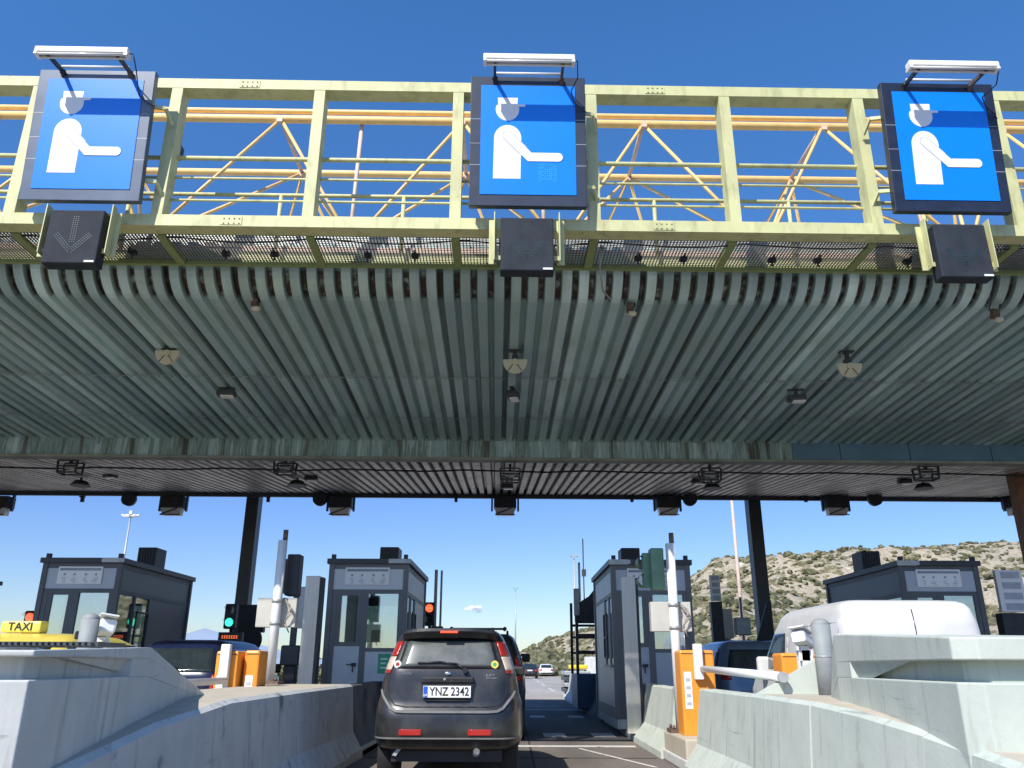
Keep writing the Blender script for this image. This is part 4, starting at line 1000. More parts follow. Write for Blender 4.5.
# --- the black hatchback ahead
def hatchback():
    t = thing('black_hatchback', 'dusty black hatchback seen from behind, rightmost tail in the near lane, plate YNZ 2342', 'car', (-.695, 9.3, 0))
    t['label'] = 'dusty black hatchback seen from behind in our lane, plate YNZ 2342'
    lv = [(.36, .66, .24, 3.5), (.42, .80, .05, 3.70), (.50, .83, .0, 3.77), (.53, .832, -.012, 3.77), (.62, .835, -.01, 3.77), (.74, .832, .0, 3.74), (.80, .828, .02, 3.6), (.86, .818, .05, 3.45), (.95, .79, .06, 3.3), (1.05, .775, .07, 2.95), (1.17, .752, .09, 2.62), (1.24, .735, .11, 2.45), (1.35, .695, .155, 2.30), (1.48, .640, .21, 2.1), (1.57, .595, .27, 1.95), (1.615, .555, .33, 1.85), (1.638, .49, .45, 1.7)]
    S = Shell(lv, 8.0); S.mesh('body', 'carblack', t)
    # glass
    gl = S.patch('rear_window', 'glass_dust', t, 'rear', lambda z: (lambda q: (-q, q))(lerp(.535, .455, (z-1.24)/.27)), 1.24, 1.51, .006)
    # black surround around the glass
    S.patch('window_surround', 'cartrim', t, 'rear', lambda z: (lambda q: (-q, q))(lerp(.57, .485, (z-1.215)/.32)), 1.215, 1.53, .003)
    # wiper
    g = MB(); g.path([(.19, S.rearY(.19, 1.245)-.03, 1.20), (.10, S.rearY(.1, 1.27)-.035, 1.265), (-.08, S.rearY(-.08, 1.285)-.03, 1.285), (-.34, S.rearY(-.34, 1.275)-.02, 1.275)], .011, 6); g.tube((.19, .07, 1.2), (.19, .02, 1.2), .03, n=10); g.build('wiper', 'ink', t)
    # spoiler
    g = MB(); rings = []
    for i in range(21):
        x = -.53+1.06*i/20; k = (abs(x)/.53)**4
        y = .10+.10*k; zt = 1.632-.03*k
        rings.append([(x, y, zt-.018), (x, y+.02, zt-.005+.02), (x, y+.5, zt+.012+.01), (x, y+.3, zt-.09), (x, y+.06, zt-.085)])
    g.loft(rings, smooth=False); sp = g.build('spoiler', 'carblack', t)
    g = MB(); g.b(-.10, .10, .082, .1, 1.592, 1.617, bev=.004); g.build('high_brake_light', 'redbr', sp)
    g = MB()
    for k in range(7): g.b(-.09+k*.027, -.075+k*.027, .078, .082, 1.598, 1.611)
    g.build('brake_light_cells', 'redl', sp)
    # tail lamps wrap the corner, beside the glass
    for s in (-1, 1):
        def rng(z, s=s):
            a = lerp(.645, .525, (z-1.17)/.34); b2 = min(S.at(z)[0]*.985, a+lerp(.11, .09, (z-1.17)/.34)); return (a*s, b2*s) if s > 0 else (-b2, -a)
        S.patch('tail_light', 'red', t, 'rear', rng, 1.35, 1.51, .012, nx=5)
        S.patch('reverse_light', 'clear', t, 'rear', rng, 1.20, 1.345, .012, nx=5)
        S.patch('tail_light', 'red', t, 'rear', rng, 1.17, 1.197, .012, nx=5)
    # tailgate seam
    g = MB(); edge = []
    for z in (1.16, 1.05, .95, .88, .845): edge.append((-.655, z))
    pts = [(-.64, 1.16), (-.655, 1.02), (-.63, .92), (-.57, .845), (-.45, .825), (.45, .825), (.57, .845), (.63, .92), (.655, 1.02), (.64, 1.16)]
    pp = [];
    for (x0, za), (x1, zb_) in zip(pts[:-1], pts[1:]):
        for q in range(6): tt = q/6; x = lerp(x0, x1, tt); z = lerp(za, zb_, tt); pp.append((x, S.rearY(x, z)-.001, z))
    g.path(pp, .006, 5); g.build('tailgate_seam', 'ink', t)
    # bumper upper ledge (light dusty) and lower ledge
    M['dust'] = mat('dusty_edge', (.14, .138, .13), .6, var=.2)
    def ledge(z, h, wmax, out, m_, nm, x0=None):
        g = MB(); rings = []
        for i in range(41):
            x = lerp(-wmax, wmax, i/40); xx = x; y = S.rearY(min(abs(x), S.at(z)[0]*.995)*(1 if x > 0 else -1), z)
            rings.append([(xx, y+.02, z-h/2), (xx, y-out, z-h*.3), (xx, y-out, z+h*.3), (xx, y+.02, z+h/2)])
        g.loft(rings); return g.build(nm, m_, t)
    
    sh = [(-.745, 1.0), (-.715, .94), (-.66, .875), (-.61, .815), (-.55, .785), (-.45, .778), (.45, .778), (.55, .785), (.61, .815), (.66, .875), (.715, .94), (.745, 1.0)]; q_ = []
    for (x0, za), (x1, zb_) in zip(sh[:-1], sh[1:]):
        for k in range(6): x = lerp(x0, x1, k/6); z = lerp(za, zb_, k/6); q_.append((x, S.rearY(x, z)-.020, z))
    g = MB(); rings = []
    for i, p in enumerate(q_):
        a_ = q_[max(0, i-1)]; b_ = q_[min(len(q_)-1, i+1)]; tx_, tz_ = b_[0]-a_[0], b_[2]-a_[2]; l_ = math.hypot(tx_, tz_); nx_, nz_ = -tz_/l_*.015, tx_/l_*.015
        rings.append([(p[0]+nx_, p[1]+.04, p[2]+nz_), (p[0]+nx_*.8, p[1]+.002, p[2]+nz_*.8), (p[0]-nx_*.8, p[1]-.004, p[2]-nz_*.8), (p[0]-nx_, p[1]+.04, p[2]-nz_)])
    g.loft(rings); g.build('bumper_step', 'dust', t); ledge(.515, .022, .79, .018, 'dust', 'bumper_edge')
    g = MB(); rings = []
    S.patch('bumper_skin', 'cartrim', t, 'rear', lambda z: (-.78, .78), .44, .50, .004)
    # handle trim and plate recess
    g = MB(); g.box((0, .045, 1.10), (.58, .06, .065), bev=.015); g.build('tailgate_handle', 'cartrim', t)
    g = MB(); g.prism([(-.285, .05, 1.07), (.285, .05, 1.07), (.27, .05, .92), (.23, .05, .885), (-.23, .05, .885), (-.27, .05, .92)], (0, -.02, 0)); g.build('plate_recess', 'cartrim', t)
    MB().tube((-.03, .02, 1.11), (-.03, .01, 1.11), .014, n=12).build('lock', 'chrome', t)
    pl = MB().b(-.26, .26, .008, .02, .92, 1.04, bev=.004).build('number_plate', 'plate', t)
    MB().b(-.256, -.21, .005, .0085, .924, 1.036).build('blue_band', 'plateb', pl)
    o = text('YNZ 2342', .122, 'plate_text', 'ink', pl, squeeze=.82); o.location = (.025, .006, .98)
    o = text('GR', .03, 'country_letters', 'signw', pl); o.location = (-.233, .004, .945)
    MB().b(-.012, .018, .004, .0075, .95, .965).build('plate_stamp', 'stick_y', pl)
    # badges
    for s_, x, z, sz in (('SUBARU', -.47, 1.165, .042), ('JUSTY', .47, 1.15, .036), ('G3X 4WD', .48, 1.118, .026)):
        o = text(s_, sz, 'badge', 'chrome', t, depth=.003); o.location = (x, S.rearY(x, z)-.006, z); o.rotation_euler = (0, 0, -.10 if x < 0 else .10)
    g = MB(); g.sph((-.0, .078, 1.165), .03, 2, sc_=(1.3, .3, .8)); g.build('emblem', 'chrome', t)
    for x, z, m_ in ((-.565, 1.262, 'stick_w'), (.515, 1.262, 'stick_y')):
        y = S.rearY(x, z)-.014; rot = Matrix.Rotation(-.3 if x < 0 else .3, 4, 'Z')
        g = MB(); g.tube((x, y, z), (x, y-.003, z), .042, n=24); st = g.build('round_sticker', m_, t)
        g = MB(); g.tube((x, y-.003, z), (x, y-.004, z), .02, n=16); g.build('sticker_centre', 'red' if x < 0 else 'stick_g', st)
    for s in (-1, 1): 
        S.patch('reflector', 'red', t, 'rear', lambda z, s=s: ((.24, .49) if s > 0 else (-.50, -.26)), .545, .605, .012, nx=6)
    g = MB(); g.tube((.33, -.02, .385), (.33, .35, .385), .04, n=18, cap=False); g.tube((.33, .06, .385), (.33, .35, .385), .034, n=18); g.build('exhaust', 'chrome', t)
    g = MB(); g.prism([(-.58, .12, .34), (-.50, .12, .44), (-.47, .12, .42), (-.54, .12, .33)], (0, .02, 0)); g.build('tow_eye', 'galv', t)
    for s in ('left', 'right'):
        S.patch('side_window', 'glass', t, s, lambda z: (lerp(.55, .62, (z-1.24)/.24), lerp(2.1, 1.85, (z-1.24)/.24)), 1.22, 1.48, .006)
        sg = -1 if s == 'left' else 1
        MB().box((sg*.80, 2.25, 1.18), (.16, .09, .13), bev=.03).build('wing_mirror', 'carblack', t)
    S.patch('windscreen', 'glass', t, 'front', lambda z: (-.55, .55), 1.22, 1.52, .006)
    for s in (-1, 1):
        g = MB(); g.path([(s*.47, .55, 1.62), (s*.47, .62, 1.665), (s*.47, 1.6, 1.67), (s*.47, 1.68, 1.62)], .014, 8); g.build('roof_rail', 'ink', t)
    g = MB(); g.b(-.6, .6, .2, 3.3, .27, .40); g.tube((-.6, .62, .32), (.6, .62, .32), .05); g.build('underbody', 'ink', t)
    wheels(t, .77, (.66, 3.02), .33, .2)
    return t
hatchback()

def car(name, label, loc, lv, paint, glassz, rz=0, rear_hw=(.6, .5), lights=None, plate=True, rails=False, rackbar=False, wheel=.32, n=7, wdth=.84, L=4.2, wz=.3, cat='car', glass='glass', extra=None, side=True):
    t = thing(name, label, cat, loc, rz)
    S = Shell(lv, n); S.mesh('body', paint, t, N=56, dz=.06)
    z0, z1_ = glassz
    S.patch('rear_window', glass, t, 'rear', lambda z: (lambda q: (-q, q))(lerp(rear_hw[0], rear_hw[1], (z-z0)/(z1_-z0))), z0, z1_, .008)
    S.patch('windscreen', 'glass', t, 'front', lambda z: (lambda q: (-q, q))(lerp(rear_hw[0]+.05, rear_hw[1], (z-z0)/(z1_-z0))), z0, z1_, .008)
    if side:
        for s in ('left', 'right'):
            w_, r_, f_ = S.at((z0+z1_)/2); mid = (r_+f_)/2
            S.patch('side_window', 'glass', t, s, lambda z: (lerp(r_+.25, r_+.4, (z-z0)/(z1_-z0)), mid-.05), z0, z1_, .008)
            S.patch('side_window', 'glass', t, s, lambda z: (mid+.05, lerp(f_-.15, f_-.4, (z-z0)/(z1_-z0))), z0, z1_, .008)
            sg = -1 if s == 'left' else 1
            MB().box((sg*(wdth+.09), f_-.35, z0+.05), (.2, .1, .16), bev=.03).build('wing_mirror', 'cartrim', t)
    if lights:
        za, zb_, xa, xb_ = lights
        for s in (-1, 1): S.patch('tail_light', 'red', t, 'rear', lambda z, s=s: (xa, xb_) if s > 0 else (-xb_, -xa), za, zb_, .014, nx=4, nz=5)
    if plate: 
        w_, r_, f_ = S.at(.8); MB().b(-.26, .26, r_-.03, r_-.012, .74, .86).build('number_plate', 'plate', t)
    S.patch('bumper', 'cartrim', t, 'rear', lambda z: (-S.at(z)[0]*.97, S.at(z)[0]*.97), lv[0][0]+.06, lv[0][0]+.2, .02)
    if rails:
        zt = lv[-1][0]
        for s in (-1, 1): g = MB(); g.path([(s*.55, .5, zt-.04), (s*.55, .6, zt+.05), (s*.55, 2.3, zt+.06), (s*.55, 2.4, zt-.04)], .02, 8); g.build('roof_rail', 'ink', t)
        if rackbar: g = MB(); g.tube((-.5, .7, zt+.10), (.5, .7, zt+.10), .02, n=8); g.sph((-.5, .7, zt+.10), .045, 1); g.sph((.5, .7, zt+.10), .045, 1); g.build('rack_bar', 'ink', t)
    g = MB(); g.b(-wdth*.8, wdth*.8, .3, L-.4, .2, .42); g.build('underbody', 'ink', t)
    wheels(t, wdth-.01, (.75, L-.85), wheel, .22)
    return t, S
# SUV in front
suv = [(.42, .78, .15, 4.4), (.55, .88, 0, 4.6), (.8, .9, -.02, 4.6), (1.0, .89, .03, 4.5), (1.15, .87, .06, 3.6), (1.25, .85, .09, 3.4), (1.6, .74, .22, 3.0), (1.74, .68, .3, 2.8), (1.80, .6, .42, 2.6)]
t, S = car('black_suv', 'black off road car ahead of the black hatchback, mostly hidden by it', (-.62, 15.0, 0), suv, 'carblack', (1.25, 1.66), rear_hw=(.66, .58), lights=(1.0, 1.42, .7, .83), rails=True, rackbar=True, wheel=.37, wdth=.88, L=4.6)
for o in t.children:
    if o.name.startswith('wing_mirror'): o.location = ((-.07 if o.bound_box[0][0] > 0 else .07), -.8, .10)
# taxi
tx = [(.3, .8, .15, 4.4), (.45, .87, 0, 4.6), (.75, .88, 0, 4.6), (.95, .87, .1, 4.3), (1.02, .82, .5, 3.6), (1.2, .74, .85, 3.1), (1.36, .66, 1.15, 2.75), (1.425, .58, 1.35, 2.5), (1.445, .48, 1.5, 2.35)]
t, S = car('yellow_taxi', 'yellow taxi with black lettered roof sign, left behind the concrete nose', (-4.55, 6.6, 0), tx, 'taxi', (1.02, 1.36), rear_hw=(.66, .56), lights=(.7, .92, .5, .8), L=4.6, wdth=.87)
g = MB(); g.b(-.19, .19, 1.55, 1.70, 1.455, 1.56, bev=.02); rs = g.build('roof_sign', 'taxis', t); o = text('TAXI', .105, 'sign_letters', 'ink', rs); o.location = (0, 1.547, 1.507)
t.location = (at(24, 640, 8).x, 6.35, 0.075)
# dark blue hatchback left
bl = [(.32, .76, .15, 3.8), (.45, .85, 0, 4.0), (.8, .86, 0, 4.0), (1.0, .85, .01, 3.6), (1.12, .83, .03, 3.2), (1.5, .70, .32, 2.6), (1.6, .62, .45, 2.4), (1.64, .5, .6, 2.2)]
car('blue_hatchback', 'dark blue hatchback in the left lane, seen over the barrier', (-5.35, 13.4, 0), bl, 'carblue', (1.14, 1.5), rear_hw=(.64, .52), lights=(.85, 1.1, .62, .8), L=4.0, wdth=.84)
# blue grey car right
car('blue_grey_car', 'blue grey car with a lit red tail light, left of the white van', (5.05, 17.0, 0), [(a, b2, c, d) for a, b2, c, d in [(.34, .78, .15, 4.0), (.45, .87, 0, 4.2), (.8, .88, 0, 4.2), (1.0, .87, .06, 3.8), (1.15, .85, .1, 3.3), (1.55, .72, .3, 2.8), (1.7, .66, .42, 2.6), (1.76, .52, .6, 2.3)]], 'cargrey', (1.18, 1.58), rear_hw=(.68, .56), lights=(1.0, 1.2, .62, .84), L=4.2, wdth=.86)
# white van
vn = [(.34, .80, .1, 4.1), (.5, .88, 0, 4.3), (.9, .89, 0, 4.3), (1.15, .88, .01, 3.95), (1.25, .87, .02, 3.5), (1.7, .82, .05, 2.95), (1.86, .78, .09, 2.75), (1.92, .74, .14, 2.6), (1.955, .68, .24, 2.5), (1.97, .60, .38, 2.45)]
t = thing('white_van', 'white panel van behind the right concrete nose', 'van', (4.96, 10.2, 0))
vn = [(z*(1.045 if z > 1 else 1), w_*1.07, a_, b_) for z, w_, a_, b_ in vn]; S = Shell(vn, 11); S.mesh('body', 'carwhite', t, N=64, dz=.05)
for s in ('left', 'right'):
    S.patch('door_window', 'glass', t, s, lambda z: (2.25, lerp(3.45, 2.85, (z-1.22)/.5)), 1.22, 1.72, .008)
    sg = -1 if s == 'left' else 1
    MB().box((sg*1.0, 3.1, 1.28), (.2, .12, .24), bev=.04).build('wing_mirror', 'carwhite', t)
    g = MB()
    for pts in ([(.25, 1.80), (.22, .6)], [(1.25, 1.80), (1.2, .6)], [(.3, 1.78), (2.1, 1.78)], [(2.15, 1.82), (2.15, .6)]):
        q = [];
        for k in range(9): y = lerp(pts[0][0], pts[1][0], k/8); z = lerp(pts[0][1], pts[1][1], k/8); q.append((sg*(S.sideX(y, z)+.001), y, z))
        g.path(q, .006, 5)
    g.build('panel_seam', 'signg', t)
g = MB(); q = [(0, S.rearY(0, z)-.001, z) for z in (.6, .9, 1.2, 1.5, 1.7, 1.84, 1.9, 1.93)]; g.path(q, .007, 5)
q = [(lerp(-.72, .72, k/16), S.rearY(lerp(-.72, .72, k/16), 1.80)-.001, 1.80) for k in range(17)]; g.build('rear_door_seam', 'ink', t)
S.patch('windscreen', 'glass', t, 'front', lambda z: (-.7, .7), 1.25, 1.7, .008)
for s in (-1, 1): S.patch('tail_light', 'red', t, 'rear', lambda z, s=s: (.74, .83) if s > 0 else (-.83, -.74), .95, 1.3, .012, nx=3)
S.patch('bumper', 'cartrim', t, 'rear', lambda z: (-.84, .84), .42, .6, .03)
g = MB(); g.b(-.65, .65, .3, 3.8, .22, .42); g.build('underbody', 'ink', t); wheels(t, .87, (.75, 3.4), .33, .22)
# driver reaching out of the van window
def person(label, loc):
    me = bpy.data.meshes.new('person')
    J = [((0, 0, 0), .15), ((0, .02, .25), .16), ((0, .02, .48), .15), ((0, .03, .58), .06), ((0, .05, .66), .075), ((0, .05, .78), .09), ((0, .05, .86), .06),
         ((-.18, .02, .50), .065), ((-.38, .10, .36), .05), ((-.56, .22, .34), .038), ((-.64, .27, .35), .03),
         ((.18, .02, .50), .065), ((.24, .15, .3), .05), ((.2, .38, .3), .035), ((-.1, .3, -.02), .09), ((.1, .3, -.02), .09), ((-.1, .5, -.2), .06), ((.1, .5, -.2), .06),
         ((-.70, .31, .36), .012), ((-.71, .285, .35), .012), ((-.70, .26, .34), .012), ((-.68, .24, .335), .012), ((-.63, .31, .37), .012)]
    E = [(0, 1), (1, 2), (2, 3), (3, 4), (4, 5), (5, 6), (2, 7), (7, 8), (8, 9), (9, 10), (2, 11), (11, 12), (12, 13), (0, 14), (0, 15), (14, 16), (15, 17), (10, 18), (10, 19), (10, 20), (10, 21), (9, 22)]
    me.from_pydata([j[0] for j in J], E, []); o = bpy.data.objects.new('person', me); C.objects.link(o)
    md = o.modifiers.new('skin', 'SKIN'); 
    for v, j in zip(me.skin_vertices[0].data, J): v.radius = (j[1], j[1])
    me.skin_vertices[0].data[0].use_root = True
    md2 = o.modifiers.new('sub', 'SUBSURF'); md2.levels = 1; md2.render_levels = 1
    bpy.context.view_layer.update(); dg = bpy.context.evaluated_depsgraph_get(); m2 = bpy.data.meshes.new_from_object(o.evaluated_get(dg)); o.modifiers.clear(); o.data = m2
    m2.materials.clear(); m2.materials.append(M['shirt']); m2.materials.append(M['skin'])
    for p in m2.polygons:
        c = p.center; p.use_smooth = True
        if c.z > .56 or c.x < -.42: p.material_index = 1
    o.location = loc; tag(o, label, 'person')
    g = MB(); g.sph((0, .035, .82), .105, 2, sc_=(.95, 1.05, .8)); g.build('hair', 'hair', o)
    return o
person('person driving the white van, arm held out of the side window', (4.62, 13.0, .78))

# far cars and lane furniture
fc = [(.3, .8, .1, 4), (.5, .88, 0, 4.2), (.9, .87, .1, 4.0), (1.0, .82, .5, 3.3), (1.4, .66, 1.0, 2.6), (1.46, .5, 1.3, 2.3)]
for px, d, pn, lb in ((530, 88, 'carblack', 'distant dark car on the road beyond the lane'), (546.5, 100, 'carwhite', 'distant white car right of the distant dark car'), (572, 120, 'ycar', 'distant yellow vehicle behind the far crash cushion')):
    car('distant_car', lb, (at(px, 672, d).x, d, 0), fc, pn, (1.02, 1.36), rear_hw=(.66, .56), lights=(.7, .92, .5, .8), rails=False)
# crash cushion beyond
t = thing('crash_cushion', 'stack of grey boards of a crash cushion in the distance', 'crash cushion', (2.9, 37, 0))
for k in range(4): g = MB(); g.b(-.55, .55, 0, 3.2, .15+k*.24, .32+k*.24, bev=.03); g.build('board', 'galv' if k % 2 else 'darkm', t)
g = MB(); g.b(-.4, -.3, .2, .3, 0, 1.1); g.b(.3, .4, .2, .3, 0, 1.1); g.b(-.4, -.3, 2.8, 2.9, 0, 1.1); g.build('stake', 'blackm', t)
MB().b(-.35, .45, .1, .9, 1.12, 1.3, bev=.05).build('yellow_cap', 'ycar', t)
# dark frame cabinet beyond right booth
p = at(580, 600, 27); t = thing('equipment_rack', 'dark equipment rack with blue base behind the right middle booth', 'cabinet', (2.18, 23.6, .14))
g = MB(); g.b(-.35, .55, 0, 2.2, 0, .9, bev=.02); g.build('base_cabinet', 'bluep', t)
g = MB()
for x in (-.32, .52):
    for y in (.05, 2.15): g.b(x-.04, x+.04, y-.04, y+.04, .9, 2.95)
for z in (1.45, 1.9, 2.25): g.b(-.32, .52, .02, .1, z, z+.07); g.b(-.32, .52, 2.1, 2.18, z, z+.07)
g.build('frame', 'blackm', t)
g = MB(); g.prism([(-.36, 0, 2.3), (.56, 0, 2.3), (.56, 0, 3.0), (.3, 0, 3.3), (.05, 0, 3.0), (-.2, 0, 2.85), (-.36, 0, 2.9)], (0, .3, 0)); g.build('signal_backboard', 'blackm', t)
g = MB(); g.b(-.40, -.24, -.1, .0, 2.45, 3.2, bev=.02); g.build('side_signal', 'galv', t)
g = MB(); g.tube((-.05, .5, 2.9), (-.05, .5, 4.7), .018); g.tube((-.18, .5, 2.9), (-.18, .5, 4.0), .035); g.b(-.1, .02, .45, .55, 3.6, 3.8); g.build('antenna_mast', 'white', t)
# left: small poles next to red light
p = at(437, 630, 22.4); t = thing('sensor_poles', 'pair of beige sensor poles behind the red traffic light', 'pole', (p.x, p.y, .14))
g = MB(); g.tube((-.07, 0, 0), (-.07, 0, at(434, 575, 22.4).z), .045); g.tube((.08, 0, 0), (.08, 0, at(438, 572, 22.4).z-.1), .03); g.build('pole', 'box', t); MB().b(-.16, .16, -.1, .1, 1.4, 2.1, bev=.02).build('box', 'darkm', t)
# right signal cluster, between the booth and the right column
def info_panel(label, px, py0, py1, d, wd):
    a = at(px, py1, d); b2 = at(px, py0, d); t = thing('lane_display', label, 'display', (a.x, a.y, .14), 0, 'white and black lane displays on posts')
    h0 = a.z-.14; h1 = b2.z-.14
    MB().b(-wd/2, wd/2, 0, .1, h0, h1, bev=.01).build('board', 'signw', t)
    g = MB(); n = 4
    for k in range(n):
        z = lerp(h0, h1, (k+.18)/n); zz = lerp(h0, h1, (k+.82)/n); g.b(-wd*.32, wd*.38, -.006, -.001, z, zz)
    g.build('cells', 'signg', t)
    g = MB(); g.b(-wd*.6, wd*.5, -.05, .2, h0-1.15, h0-.02, bev=.02); g.build('cabinet', 'blackm', t)
    MB().b(-.08, .08, 0, .15, 0, h0-1.1).build('post', 'blackm', t); return t
info_panel('narrow white display on a post, left of the right steel column', 716.5, 575, 601, 24, .30)
info_panel('white display on a black cabinet at the right photo edge', 1016, 570, 612, 17, .55)
info_panel('slim white display on a post between the gates and the hill', 1050, 575, 604, 24, .4)
p = at(733, 620, 25); t = thing('signal_cluster', 'cluster of camera and signal boxes left of the right steel column', 'signal', (p.x, p.y, .14))
MB().b(-.55, .0, 0, .3, 1.9, 2.75, bev=.03).build('box', 'box', t); MB().b(.05, .5, -.1, .2, 2.0, 2.5, bev=.03).build('camera_box', 'galv', t); MB().b(-.5, .5, .1, .2, 1.65, 1.85).build('crossbar', 'galv', t)
MB().tube((-.2, .1, 0), (-.2, .1, 1.9), .05).build('post', 'galv', t); MB().tube((.3, .1, 0), (.3, .1, 3.1), .04).build('post', 'galv', t)
g = MB(); g.prism([(.55, 0, 1.55), (1.2, 0, 1.55), (1.2, 0, 3.0), (1.05, 0, 2.9)], (0, .08, 0)); g.build('triangle_backboard', 'blackm', t)

# masts
def mast(label, px, pyt, d, r, head, m_='galv', group='lighting masts'):
    a = at(px, pyt, d); t = thing('light_mast', label, 'mast', (a.x, a.y, 0), 0, group); h = a.z
    MB().tube((0, 0, 0), (0, 0, h), r*1.3, r*.7, n=10).build('shaft', m_, t)
    if head == 'cross':
        g = MB(); w = h*.035
        g.tube((-w*1.4, 0, h-.2), (w*1.4, 0, h-.2), r); g.tube((0, -w, h-.2), (0, w, h-.2), r)
        for x in (-1.4, -.7, .7, 1.4): g.box((x*w, 0, h-.1), (w*.5, w*.5, w*.25))
        g.box((0, 0, h+.15), (w*.5, w*.5, w*.6)); g.build('lamp_heads', 'white', t)
    elif head == 'ring':
        g = MB(); w = h*.03
        for k in range(8): a1 = 2*PI*k/8; g.box((w*math.cos(a1), w*math.sin(a1), h), (w*.5, w*.5, w*.3))
        g.build('lamp_heads', 'galv', t)
    return t
mast('tall lighting mast with crossed lamp heads behind the left booth', 131, 514, 75, .10, 'cross')
mast('slender lighting mast with ring head beyond the middle lane', 515.5, 588, 150, .13, 'ring')
mast('thin lighting mast above the right middle booth equipment', 574, 556, 60, .06, 'ring')
M['mastrw'] = mat('mast_pinkish', (.62, .47, .38), .6)
mast('very tall thin reddish mast left of the right steel column', 729, 470, 46, .10, None, 'mastrw')
t = [o for o in C.objects if o.get('label', '').startswith('very tall thin')][0]
# bushes beyond left gates
def bush(label, loc, r, m_, seed):
    t = thing('bush', label, 'bush', loc, 0, 'bushes beyond the booths'); rnd = random.Random(seed)
    g = MB()
    for k in range(500):
        u = rnd.uniform(-1, 1); a = rnd.uniform(0, 2*PI); rr_ = r*rnd.uniform(.55, 1.05)*(1+.25*math.sin(3*a+seed)); q = Vector((rr_*math.sqrt(1-u*u)*math.cos(a), rr_*math.sqrt(1-u*u)*math.sin(a), abs(u)*rr_*.9+.15))
        n1_ = Vector((rnd.uniform(-1, 1), rnd.uniform(-1, 1), rnd.uniform(-1, 1))).normalized(); n2_ = n1_.cross(Vector((.3, .5, .8))).normalized(); s_ = r*.11
        g.bm.faces.new([g.bm.verts.new(q+n1_*s_), g.bm.verts.new(q+n2_*s_*.6), g.bm.verts.new(q-n1_*s_), g.bm.verts.new(q-n2_*s_*.6)])
    g.build('foliage', m_, t, fix=False)
    g = MB()
    for k in range(6): a = k; g.tube((0, 0, 0), (r*.5*math.cos(a), r*.5*math.sin(a), r*.6), .04, .015, n=6)
    g.build('stems', 'bark', t); return t
bush('yellow green bush seen between the left white pole and the stainless plate', (at(295, 665, 48).x, 48, 0), 1.5, 'foliage_y', 1)
bush('small olive bush left of the stainless plate, farther away', (at(330, 665, 60).x, 60, 0), 1.6, 'foliage', 2)
for k, (px, d, lb) in enumerate(((536, 150, 'dark bush at the foot of the hill beyond the dark distant car'), (548, 160, 'round dark bush at the hill foot above the white distant car'), (560, 140, 'wide dark bush left of the crash cushion'))): bush(lb, (at(px, 668, d).x, d, 0), 2.2, 'foliage', 5+k)
# low wall at hill foot, right
g = MB(); g.b(8, 70, 92, 92.5, 0, 2.2); tag(g.build('retaining_wall', 'conc_l'), 'pale low wall at the foot of the hill, right', 'wall')

# cloud: small puff far away
mt = bpy.data.materials.new('cloud'); mt.use_nodes = True; b = mt.node_tree.nodes['Principled BSDF']; b.inputs['Base Color'].default_value = (.9, .9, .9, 1); b.inputs['Roughness'].default_value = 1
N = mt.node_tree.nodes; L = mt.node_tree.links; lw = N.new('ShaderNodeLayerWeight'); lw.inputs[0].default_value = .5; tcn = N.new('ShaderNodeTexCoord'); nn = N.new('ShaderNodeTexNoise'); nn.inputs['Scale'].default_value = .018; nn.inputs['Detail'].default_value = 6; L.new(tcn.outputs['Object'], nn.inputs['Vector'])
m1 = N.new('ShaderNodeMath'); m1.operation = 'SUBTRACT'; m1.inputs[0].default_value = 1; L.new(lw.outputs['Facing'], m1.inputs[1])
m2 = N.new('ShaderNodeMath'); m2.operation = 'MULTIPLY'; L.new(m1.outputs[0], m2.inputs[0]); L.new(nn.outputs[0], m2.inputs[1]); m3 = N.new('ShaderNodeMath'); m3.operation = 'MULTIPLY'; m3.inputs[1].default_value = .75; L.new(m2.outputs[0], m3.inputs[0]); L.new(m3.outputs[0], b.inputs['Alpha'])
M['cloud'] = mt
c = at(473, 609, 4000); g = MB(); rnd = random.Random(2)
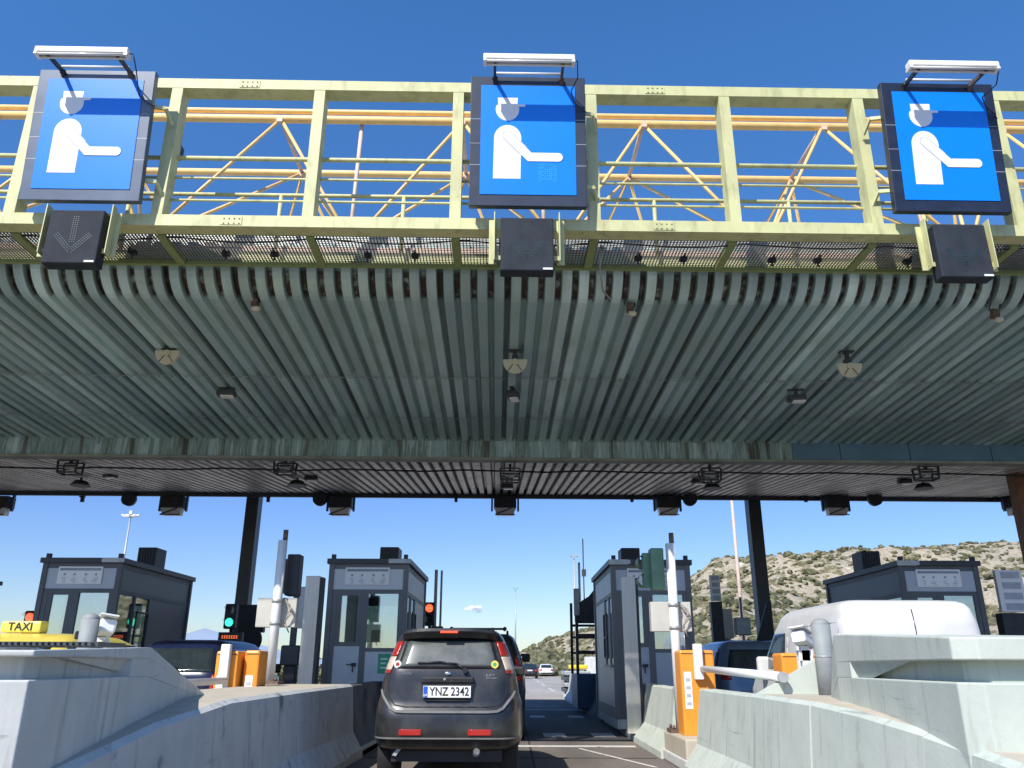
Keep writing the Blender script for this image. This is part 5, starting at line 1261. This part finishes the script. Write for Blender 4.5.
for k in range(12): g.sph((rnd.uniform(-32, 32), rnd.uniform(-25, 25), rnd.uniform(-14, 14)), rnd.uniform(10, 20), 2, sc_=(1.3, 1, .6))
tag(g.build('cloud', 'cloud', None, c, fix=False), kind='structure')

# ------------------------------------------------------------------ light
w = bpy.data.worlds.new('World'); sc.world = w; w.use_nodes = True; N = w.node_tree.nodes; L = w.node_tree.links
sky = N.new('ShaderNodeTexSky'); sky.sky_type = 'NISHITA'; sky.sun_disc = False
DIR = Vector((.60, 1, -1.10)).normalized()
el = math.asin(-DIR.z); to = -DIR; az = math.atan2(to.x, to.y)
sky.sun_elevation = el; sky.sun_rotation = az; sky.air_density = 1.0; sky.dust_density = .25; sky.ozone_density = 3.0; sky.altitude = 100
bg = N['Background']; hs = N.new('ShaderNodeHueSaturation'); hs.inputs['Saturation'].default_value = 1.25; L.new(sky.outputs[0], hs.inputs['Color'])
tcw = N.new('ShaderNodeTexCoord'); sx = N.new('ShaderNodeSeparateXYZ'); L.new(tcw.outputs['Generated'], sx.inputs[0])
rw = N.new('ShaderNodeValToRGB'); L.new(sx.outputs[2], rw.inputs[0]); e = rw.color_ramp.elements
e[0].position = 0; e[0].color = (.50, .54, .62, 1); e[1].position = .65; e[1].color = (.94, .95, 1.03, 1); k = e.new(.18); k.color = (.66, .61, .78, 1)
mw = N.new('ShaderNodeMix'); mw.data_type = 'RGBA'; mw.blend_type = 'MULTIPLY'; mw.inputs[0].default_value = 1; L.new(hs.outputs[0], mw.inputs[6]); L.new(rw.outputs[0], mw.inputs[7])
L.new(mw.outputs[2], bg.inputs[0]); bg.inputs[1].default_value = .15
sd = bpy.data.lights.new('sun', 'SUN'); sd.energy = 4.2; sd.angle = R(.53); sd.color = (1, .95, .88)
so = bpy.data.objects.new('sun', sd); C.objects.link(so); so.rotation_euler = DIR.to_track_quat('-Z', 'Y').to_euler()
sc.view_settings.view_transform = 'Standard'; sc.view_settings.look = 'None'; sc.view_settings.gamma = 1; sc.view_settings.exposure = .5
sc.cycles.max_bounces = 6; sc.cycles.transparent_max_bounces = 12
